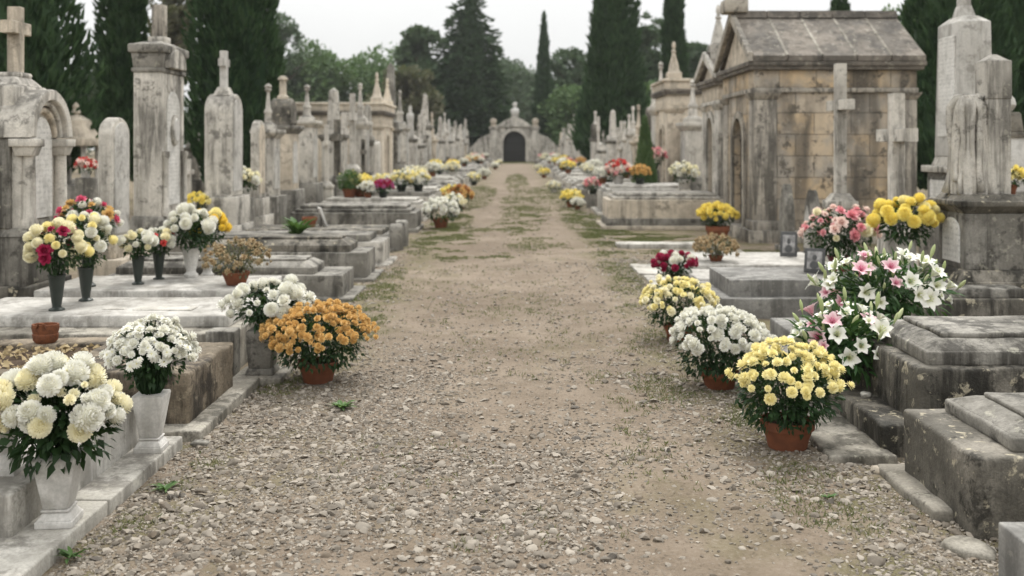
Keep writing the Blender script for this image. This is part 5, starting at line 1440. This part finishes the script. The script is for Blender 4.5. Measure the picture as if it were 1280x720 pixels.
for i in range(13):
    x = -hw + 2 * hw * (i + .5) / 13; q.add(*tube([(x, 0, 0), (x, 0, sp + math.sqrt(max(0, hw * hw - x * x)) - .02)], .025, 5))
for z in (.2, 1.0, 1.9): q.add(*rbox(-hw, hw, -.03, .03, z, z + .07, .004, 9, 1))
q.build('iron_gate', G['iron'], t)
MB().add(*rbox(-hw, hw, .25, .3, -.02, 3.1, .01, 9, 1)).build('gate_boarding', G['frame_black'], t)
t = thing('gate_statue', 'white stone bust standing on top of the arched gateway', 'statue', (0.05, 100, 4.44))
MB().add(*rbox(-.35, .35, -.3, .3, 0, .22, .02, 9, 1)).build('base', G['limestone'], t)
MB().add(*lathe([(.33, .216), (.42, .5), (.46, .75), (.36, .95), (.14, 1.02), (.13, 1.1), (.23, 1.25), (.24, 1.42), (.15, 1.58), (.02, 1.62)], 16, sy=.7)).build('figure', G['clean_marble'], t, smooth=True)

# ------------------------------------------------------------------ TREES
def trunk_mb(h, r, seed, limbs=5, crown_r=1., bend=.15):
    rn = np.random.default_rng(seed); mb = MB()
    z = np.linspace(-.1, h, 8); pts = np.stack([bend * np.sin(z / h * 3 + seed), bend * np.cos(z / h * 2.3 + seed) - bend, z], 1)
    mb.add(*tube(pts, r * (1.15 - z / h * .8), 9))
    for i in range(limbs):
        k = rn.uniform(.35, .85); b = np.array([np.interp(k * h, z, pts[:, 0]), np.interp(k * h, z, pts[:, 1]), k * h]); a = rn.uniform(0, 6.28); l = crown_r * rn.uniform(.5, .9)
        e = b + [l * math.cos(a), l * math.sin(a), l * rn.uniform(.4, .9)]
        mb.add(*tube([b, (b + e) / 2 + [0, 0, l * .1], e], [r * .4, r * .28, r * .1], 6))
    return mb
TUFT = (np.array([[-.13, 0, 0], [.13, 0, 0], [.10, .55, .05], [-.10, .55, .05], [0, 1, -.03], [0, 0, -.13], [0, 0, .13], [.05, .55, .10], [.05, .55, -.10], [0, .95, 0]]),
        [np.array([[0, 1, 2, 3], [5, 6, 7, 8]]), np.array([[3, 2, 4], [8, 7, 9]])])
def cypress(label, loc, h, r, n, seed, name='cypress_tree', group='tall dark cypress trees', size=.42, prof=None, plumes=0, cat='tree', mat='cypress_leaf'):
    t = thing(name, label, cat, loc, 0, group); rn = np.random.default_rng(seed)
    trunk_mb(h * .6, r * .16, seed, 2, r * .4, .03).build('trunk', MATS['bark'], t, smooth=True)
    prof = prof or (lambda u: (np.minimum(1, (u + .02) / .10) ** .5) * np.clip(1 - u, 0, 1) ** .55 * (1.08 - .25 * u))
    u = rn.beta(1.0, 1.25, n) * .985 + .01; a = rn.uniform(0, 2 * PI, n)
    lump = 1 + .30 * vn(np.stack([np.cos(a) * 2.2, np.sin(a) * 2.2, u * h * .55], 1) + seed) + .16 * vn(np.stack([np.cos(a) * 5, np.sin(a) * 5, u * h * 1.3], 1) + seed * 3)
    if plumes: lump = lump + .16 * np.cos(a * plumes + u * 2 + seed)
    rr = r * prof(u) * lump * np.where(rn.random(n) < .75, rn.uniform(.82, 1.0, n) + .16 * rn.random(n) ** 4, rn.uniform(.5, .9, n))
    z = .35 + u * (h - .35)
    P = np.stack([rr * np.cos(a), rr * np.sin(a), z], 1)
    D = np.stack([np.cos(a) * .45, np.sin(a) * .45, np.full(n, .95)], 1) + rn.normal(0, .22, (n, 3))
    mb = MB().add(*scatter(TUFT[0], TUFT[1], P, basis(D, rn.uniform(0, 6.28, n)), size * rn.uniform(.5, 1.2, n) * (1 - .35 * u)))
    us = np.linspace(.02, .96, 30); V, F = lathe([(max(.02, r * float(prof(np.array(q))) * .74), .35 + q * (h - .35)) for q in us], 24)
    aa = np.arctan2(V[:, 1], V[:, 0]); V[:, :2] *= (1 + .2 * vn(np.stack([np.cos(aa) * 2.2, np.sin(aa) * 2.2, V[:, 2] * .55], 1) + seed))[:, None]
    mb.add(V, F)
    mb.build('crown', MATS[mat], t, smooth=False)
    return t
def blobtree(label, loc, h, r, seed, n=7000, leaf=.3, mat='broad_leaf', base=.3, nb=14, name='broadleaf_tree', group='trees beyond the graves', flat=.75, open_=.0):
    t = thing(name, label, 'tree', loc, 0, group); rn = np.random.default_rng(seed)
    trunk_mb(h * .75, max(.12, h * .018), seed, 9, r, .3).build('trunk', MATS['bark'], t, smooth=True)
    P, D = [], []
    for i in range(nb):
        u = rn.uniform(0, 1); zc = h * (base + (1 - base) * (.12 + .76 * u)); rad = r * (1 - abs(u - .4) * .9) * rn.uniform(.25, .85) * (1 if i else 0); a = rn.uniform(0, 6.28)
        br = r * rn.uniform(.32, .55); k = n // nb
        d = rn.normal(0, 1, (k, 3)); d /= np.linalg.norm(d, axis=1, keepdims=True)
        q = d * br * (rn.uniform(.25, 1, (k, 1)) ** .45) * [1, 1, flat] * (1 + .3 * vn(d * 2.5 + i * 7))[:, None] + [rad * math.cos(a), rad * math.sin(a), zc]
        keep = vn(q * (1.1 / max(leaf, .2) * .35) + seed) > (-.35 + open_); P.append(q[keep]); D.append((d + rn.normal(0, .6, (k, 3)))[keep])
    P = np.concatenate(P); D = np.concatenate(D); n = len(P)
    MB().add(*scatter(LEAF[0] * [1.5, 1, 1], LEAF[1], P, basis(D, rn.uniform(0, 6.28, n)), leaf * rn.uniform(.6, 1.3, n))).build('crown', MATS[mat], t, smooth=False)
    return t
def conifer(label, loc, h, r, seed, n_lv=30, mat='cedar_leaf', name='conifer_tree', size=.5, density=34):
    t = thing(name, label, 'tree', loc); rn = np.random.default_rng(seed)
    trunk_mb(h * .97, h * .016, seed, 0, 1, .05).build('trunk', MATS['bark'], t, smooth=True)
    P, D, S = [], [], []
    for k in range(n_lv):
        u = k / (n_lv - 1); z = h * (.08 + .9 * u); nbr = int(11 - 5 * u); a0 = rn.uniform(0, 6.28)
        for i in range(nbr):
            a = a0 + i / nbr * 6.28 + rn.normal(0, .15); l = r * (1 - u) ** .75 * rn.uniform(.55, 1.15) * (1 if u > .08 else .8) + .15
            m = max(6, int(density * l / r)); s = rn.uniform(.15, 1, m) ** .8
            sd = rn.normal(0, .14, m) * l
            q = np.stack([np.cos(a) * s * l - np.sin(a) * sd, np.sin(a) * s * l + np.cos(a) * sd, z + s * l * .22 - s ** 2 * l * .38 + rn.normal(0, .14, m)], 1)
            P.append(q); D.append(np.stack([np.cos(a) + rn.normal(0, .5, m), np.sin(a) + rn.normal(0, .5, m), rn.normal(-.05, .35, m)], 1)); S.append(size * rn.uniform(.5, 1.1, m) * (.6 + .4 * (1 - u)))
    P, D, S = np.concatenate(P), np.concatenate(D), np.concatenate(S)
    V, F = lathe([(max(.03, r * .5 * (1 - u) ** .85), h * (.1 + .85 * u)) for u in np.linspace(0, 1, 24)], 16); V[:, :2] *= (1 + .35 * vn(V * 1.1))[:, None]
    MB().add(V, F).add(*scatter(TUFT[0] * [1.3, 1, 1], TUFT[1], P, basis(D, rn.uniform(0, 6.28, len(P))), S)).build('crown', MATS[mat], t, smooth=False)
    return t

def X(px, d): return (px - CX) * d / FPX
cypress('massive dark cypress at far left behind the arched monument', (X(18, 22), 22, 0), 17, 1.42, 12000, 1, size=.34)
cypress('slim dark cypress between far left one and the pillar monument', (X(155, 30), 30, 0), 18, .7, 8000, 2, size=.34)
cypress('broad dark cypress behind the headstone with a carved cross', (X(295, 28), 28, 0), 18, 1.28, 13000, 3, size=.34)
thin = lambda u: (np.minimum(1, (u + .02) / .12) ** .5) * np.clip(1 - u, 0, 1) ** .85 * 1.1
cypress('thin pointed cypress rising alone right of the gate', (X(680, 106), 106, 0), 15.9, 1.3, 5000, 4, prof=thin, size=.6)
cypress('big broad cypress of several plumes, right of the path', (X(766, 60), 60, 0), 17, 1.95, 14000, 5, plumes=3, size=.5)
cypress('tall slim cypress just right of the big broad one', (X(842, 66), 66, 0), 17, 1.05, 8000, 6, size=.5)
cypress('cypress whose top shows above the sandstone mausoleum roof', (X(1050, 36), 36, 0), 7.1, 1.25, 7000, 7, size=.36)
cypress('dark cypress behind the white block monument', (X(1190, 25), 25, 0), 16, 1.35, 11000, 8, size=.34)
cypress('wide dark cypress at the right edge behind the urn', (X(1290, 28), 28, 0), 16, 1.6, 11000, 9, size=.36)
conifer('large dark cedar-like conifer left of the gate', (X(587, 105), 105, 0), 20, 6.0, 10, n_lv=30, density=95, size=.95)
# small conical shrub among the right graves
o = cypress('small clipped conical evergreen among the right row flowers', (X(800, 25.9), 24.9, 0), 2.35, .30, 2600, 11, 'conical_shrub', None, .12, prof=lambda u: np.minimum(1, (u + .05) / .1) * (1 - u) ** .7, cat='shrub', mat='broad_leaf')
for i, (px, d, h, r, m, nmk, op, lab) in enumerate((
    (395, 112, 13, 5.2, 'broad_leaf', 'broadleaf_tree', 0, 'round green tree above the cream mausoleum roof'), (462, 118, 13, 5.8, 'broad_leaf', 'broadleaf_tree', .0, 'wide green tree left of the brownish one, behind the obelisk'),
    (350, 108, 16, 3.8, 'pine_leaf', 'broadleaf_tree', .1, 'tall loose green tree beside the broad left cypress'), (525, 104, 14.5, 3.0, 'pine_leaf', 'pine_tree', .15, 'tall thin-leaved grey green tree left of the large conifer'),
    (512, 96, 9, 3.0, 'olive_leaf', 'broadleaf_tree', .05, 'brownish olive tree in front of the tall thin-leaved one'), (212, 60, 12.5, 2.0, 'olive_leaf', 'broadleaf_tree', .32, 'sparse olive brown tree between the two left cypresses'),
    (110, 60, 6.6, 2.2, 'pine_leaf', 'broadleaf_tree', .2, 'sparse dark green tree right of the massive cypress'), (650, 150, 12.5, 5.5, 'pine_leaf', 'broadleaf_tree', .1, 'hazy blue green tree directly behind the gate'),
    (632, 165, 16, 5.5, 'pine_leaf', 'pine_tree', .25, 'tall hazy tree just right of the large conifer'), (712, 112, 13, 3.4, 'pine_leaf', 'pine_tree', .15, 'feathery green pine right of the thin cypress'),
    (725, 104, 7.2, 4.6, 'broad_leaf', 'broadleaf_tree', .0, 'low rounded green tree right of the gate'), (808, 95, 14.5, 2.6, 'pine_leaf', 'pine_tree', .25, 'loose tall pine between the two right cypresses'),
    (868, 100, 12.5, 2.8, 'pine_leaf', 'pine_tree', .2, 'dark pine left of the mausoleum gable'), (905, 90, 9.5, 3.2, 'broad_leaf', 'broadleaf_tree', .1, 'green tree low behind the mausoleum gable'), (820, 85, 6.5, 3.5, 'broad_leaf', 'broadleaf_tree', .0, 'low dark green tree behind the cream flat-roofed mausoleum'),
    (1150, 60, 11, 3.2, 'broad_leaf', 'broadleaf_tree', .05, 'green tree behind the right end of the mausoleum roof'), (1262, 48, 11, 3.2, 'broad_leaf', 'broadleaf_tree', .05, 'leafy tree filling the gap at right edge'))):
    blobtree(lab, (X(px, d), d, 0), h, r, 30 + i, 15000 if d > 80 else 10000, .42 if d > 80 else .26, m, .22 if m == 'broad_leaf' else .38, 24, nmk, None, open_=op)
# far-off wood closing the horizon
n = 26000; x = RN.uniform(-190, 190, n); y = RN.uniform(170, 215, n) + np.abs(x) * -.2
top = 6.5 + 2.5 * vn(np.stack([x * .07, x * 0, x * 0], 1)) + 1.2 * vn(np.stack([x * .3, x * 0, x * 0], 1) + 9)
P = np.stack([x, y, top * RN.random(n) ** .6], 1); D = RN.normal(0, 1, (n, 3))
o = MB().add(*scatter(LEAF[0] * [1.6, 1, 1], LEAF[1], P, basis(D, RN.uniform(0, 6, n)), RN.uniform(.7, 1.6, n))).build('far_wood', MATS['wood_leaf'], smooth=False); o['kind'] = 'stuff'

# the slight haze of a damp day: far trees fade, near graves stay clear
k = NT('haze_air'); k.n.remove(k.b)
pv = k.node('ShaderNodeVolumePrincipled', {'Color': (.93, .95, .95, 1), 'Density': .0003, 'Anisotropy': .2}); k.l(pv.outputs[0], k.out.inputs['Volume'])
o = MB().add(np.array([[x, y, z] for x in (-450, 450) for y in (-70, 500) for z in (-1.2, 24)], float), [np.array([[0, 1, 3, 2], [4, 6, 7, 5], [0, 4, 5, 1], [2, 3, 7, 6], [0, 2, 6, 4], [1, 5, 7, 3]])]).build('haze', MATS['haze_air'], smooth=False); o['kind'] = 'stuff'

# ------------------------------------------------------------------ LIGHT, SKY, CAMERA
wd = bpy.data.worlds.new('World'); SC.world = wd; wd.use_nodes = True
nt = wd.node_tree; N = nt.nodes; N.clear(); Lk = nt.links.new
out = N.new('ShaderNodeOutputWorld'); bg = N.new('ShaderNodeBackground'); Lk(bg.outputs[0], out.inputs[0])
sky = N.new('ShaderNodeTexSky'); sky.sky_type = 'NISHITA'; sky.sun_disc = False
SUN_EL, SUN_AZ = math.radians(58), math.radians(12)     # azimuth from +Y (beyond the gate) towards +X
sky.sun_elevation = SUN_EL; sky.sun_rotation = SUN_AZ; sky.dust_density = 3; sky.air_density = 1
hs = N.new('ShaderNodeHueSaturation'); hs.inputs['Saturation'].default_value = .12; hs.inputs['Value'].default_value = 1.
Lk(sky.outputs[0], hs.inputs['Color'])
tc = N.new('ShaderNodeTexCoord'); sep = N.new('ShaderNodeSeparateXYZ'); Lk(tc.outputs['Generated'], sep.inputs[0])
mr = N.new('ShaderNodeMapRange'); Lk(sep.outputs[2], mr.inputs[0]); mr.inputs[1].default_value = 0.05; mr.inputs[2].default_value = .95; mr.inputs[3].default_value = 0; mr.inputs[4].default_value = 1
nz = N.new('ShaderNodeTexNoise'); nz.inputs['Scale'].default_value = 2.2; nz.inputs['Detail'].default_value = 5; Lk(tc.outputs['Generated'], nz.inputs['Vector'])
mxc = N.new('ShaderNodeMix'); mxc.data_type = 'RGBA'; Lk(mr.outputs[0], mxc.inputs[0]); mxc.inputs[6].default_value = (6.55, 6.6, 6.55, 1); mxc.inputs[7].default_value = (19, 19, 18.8, 1)
mul = N.new('ShaderNodeMix'); mul.data_type = 'RGBA'; mul.blend_type = 'MULTIPLY'; mul.inputs[0].default_value = 1
cr = N.new('ShaderNodeMapRange'); Lk(nz.outputs[0], cr.inputs[0]); cr.inputs[1].default_value = .3; cr.inputs[2].default_value = .7; cr.inputs[3].default_value = .9; cr.inputs[4].default_value = 1.05
Lk(mxc.outputs[2], mul.inputs[6]); Lk(cr.outputs[0], mul.inputs[7])
fin = N.new('ShaderNodeMix'); fin.data_type = 'RGBA'; fin.inputs[0].default_value = .12; Lk(mul.outputs[2], fin.inputs[6]); Lk(hs.outputs[0], fin.inputs[7])
Lk(fin.outputs[2], bg.inputs[0]); bg.inputs[1].default_value = .075

sd = bpy.data.lights.new('sun', 'SUN'); sd.energy = 1.5; sd.angle = math.radians(14); sd.color = (1, .97, .92)
so = bpy.data.objects.new('sun', sd); COL.objects.link(so)
from mathutils import Vector
dv = Vector((math.sin(SUN_AZ) * math.cos(SUN_EL), math.cos(SUN_AZ) * math.cos(SUN_EL), math.sin(SUN_EL)))
so.rotation_euler = dv.to_track_quat('Z', 'Y').to_euler(); so.location = (0, 0, 30)

cd = bpy.data.cameras.new('camera'); co = bpy.data.objects.new('camera', cd); COL.objects.link(co)
co.location = (0, 0, EYE); co.rotation_euler = (math.radians(90), 0, 0)
cd.sensor_width = 36; cd.lens = 36 * FPX / 1280
cd.shift_x = (640 - CX) / 1280; cd.shift_y = -(360 - CY) / 1280
cd.clip_start = .05; cd.clip_end = 1500
cd.dof.use_dof = True; cd.dof.focus_distance = 4.9; cd.dof.aperture_fstop = 2.2
SC.camera = co
SC.view_settings.view_transform = 'Standard'; SC.view_settings.look = 'None'; SC.view_settings.gamma = 1; SC.view_settings.exposure = .88
SC.cycles.max_bounces = 6; SC.cycles.use_denoising = True
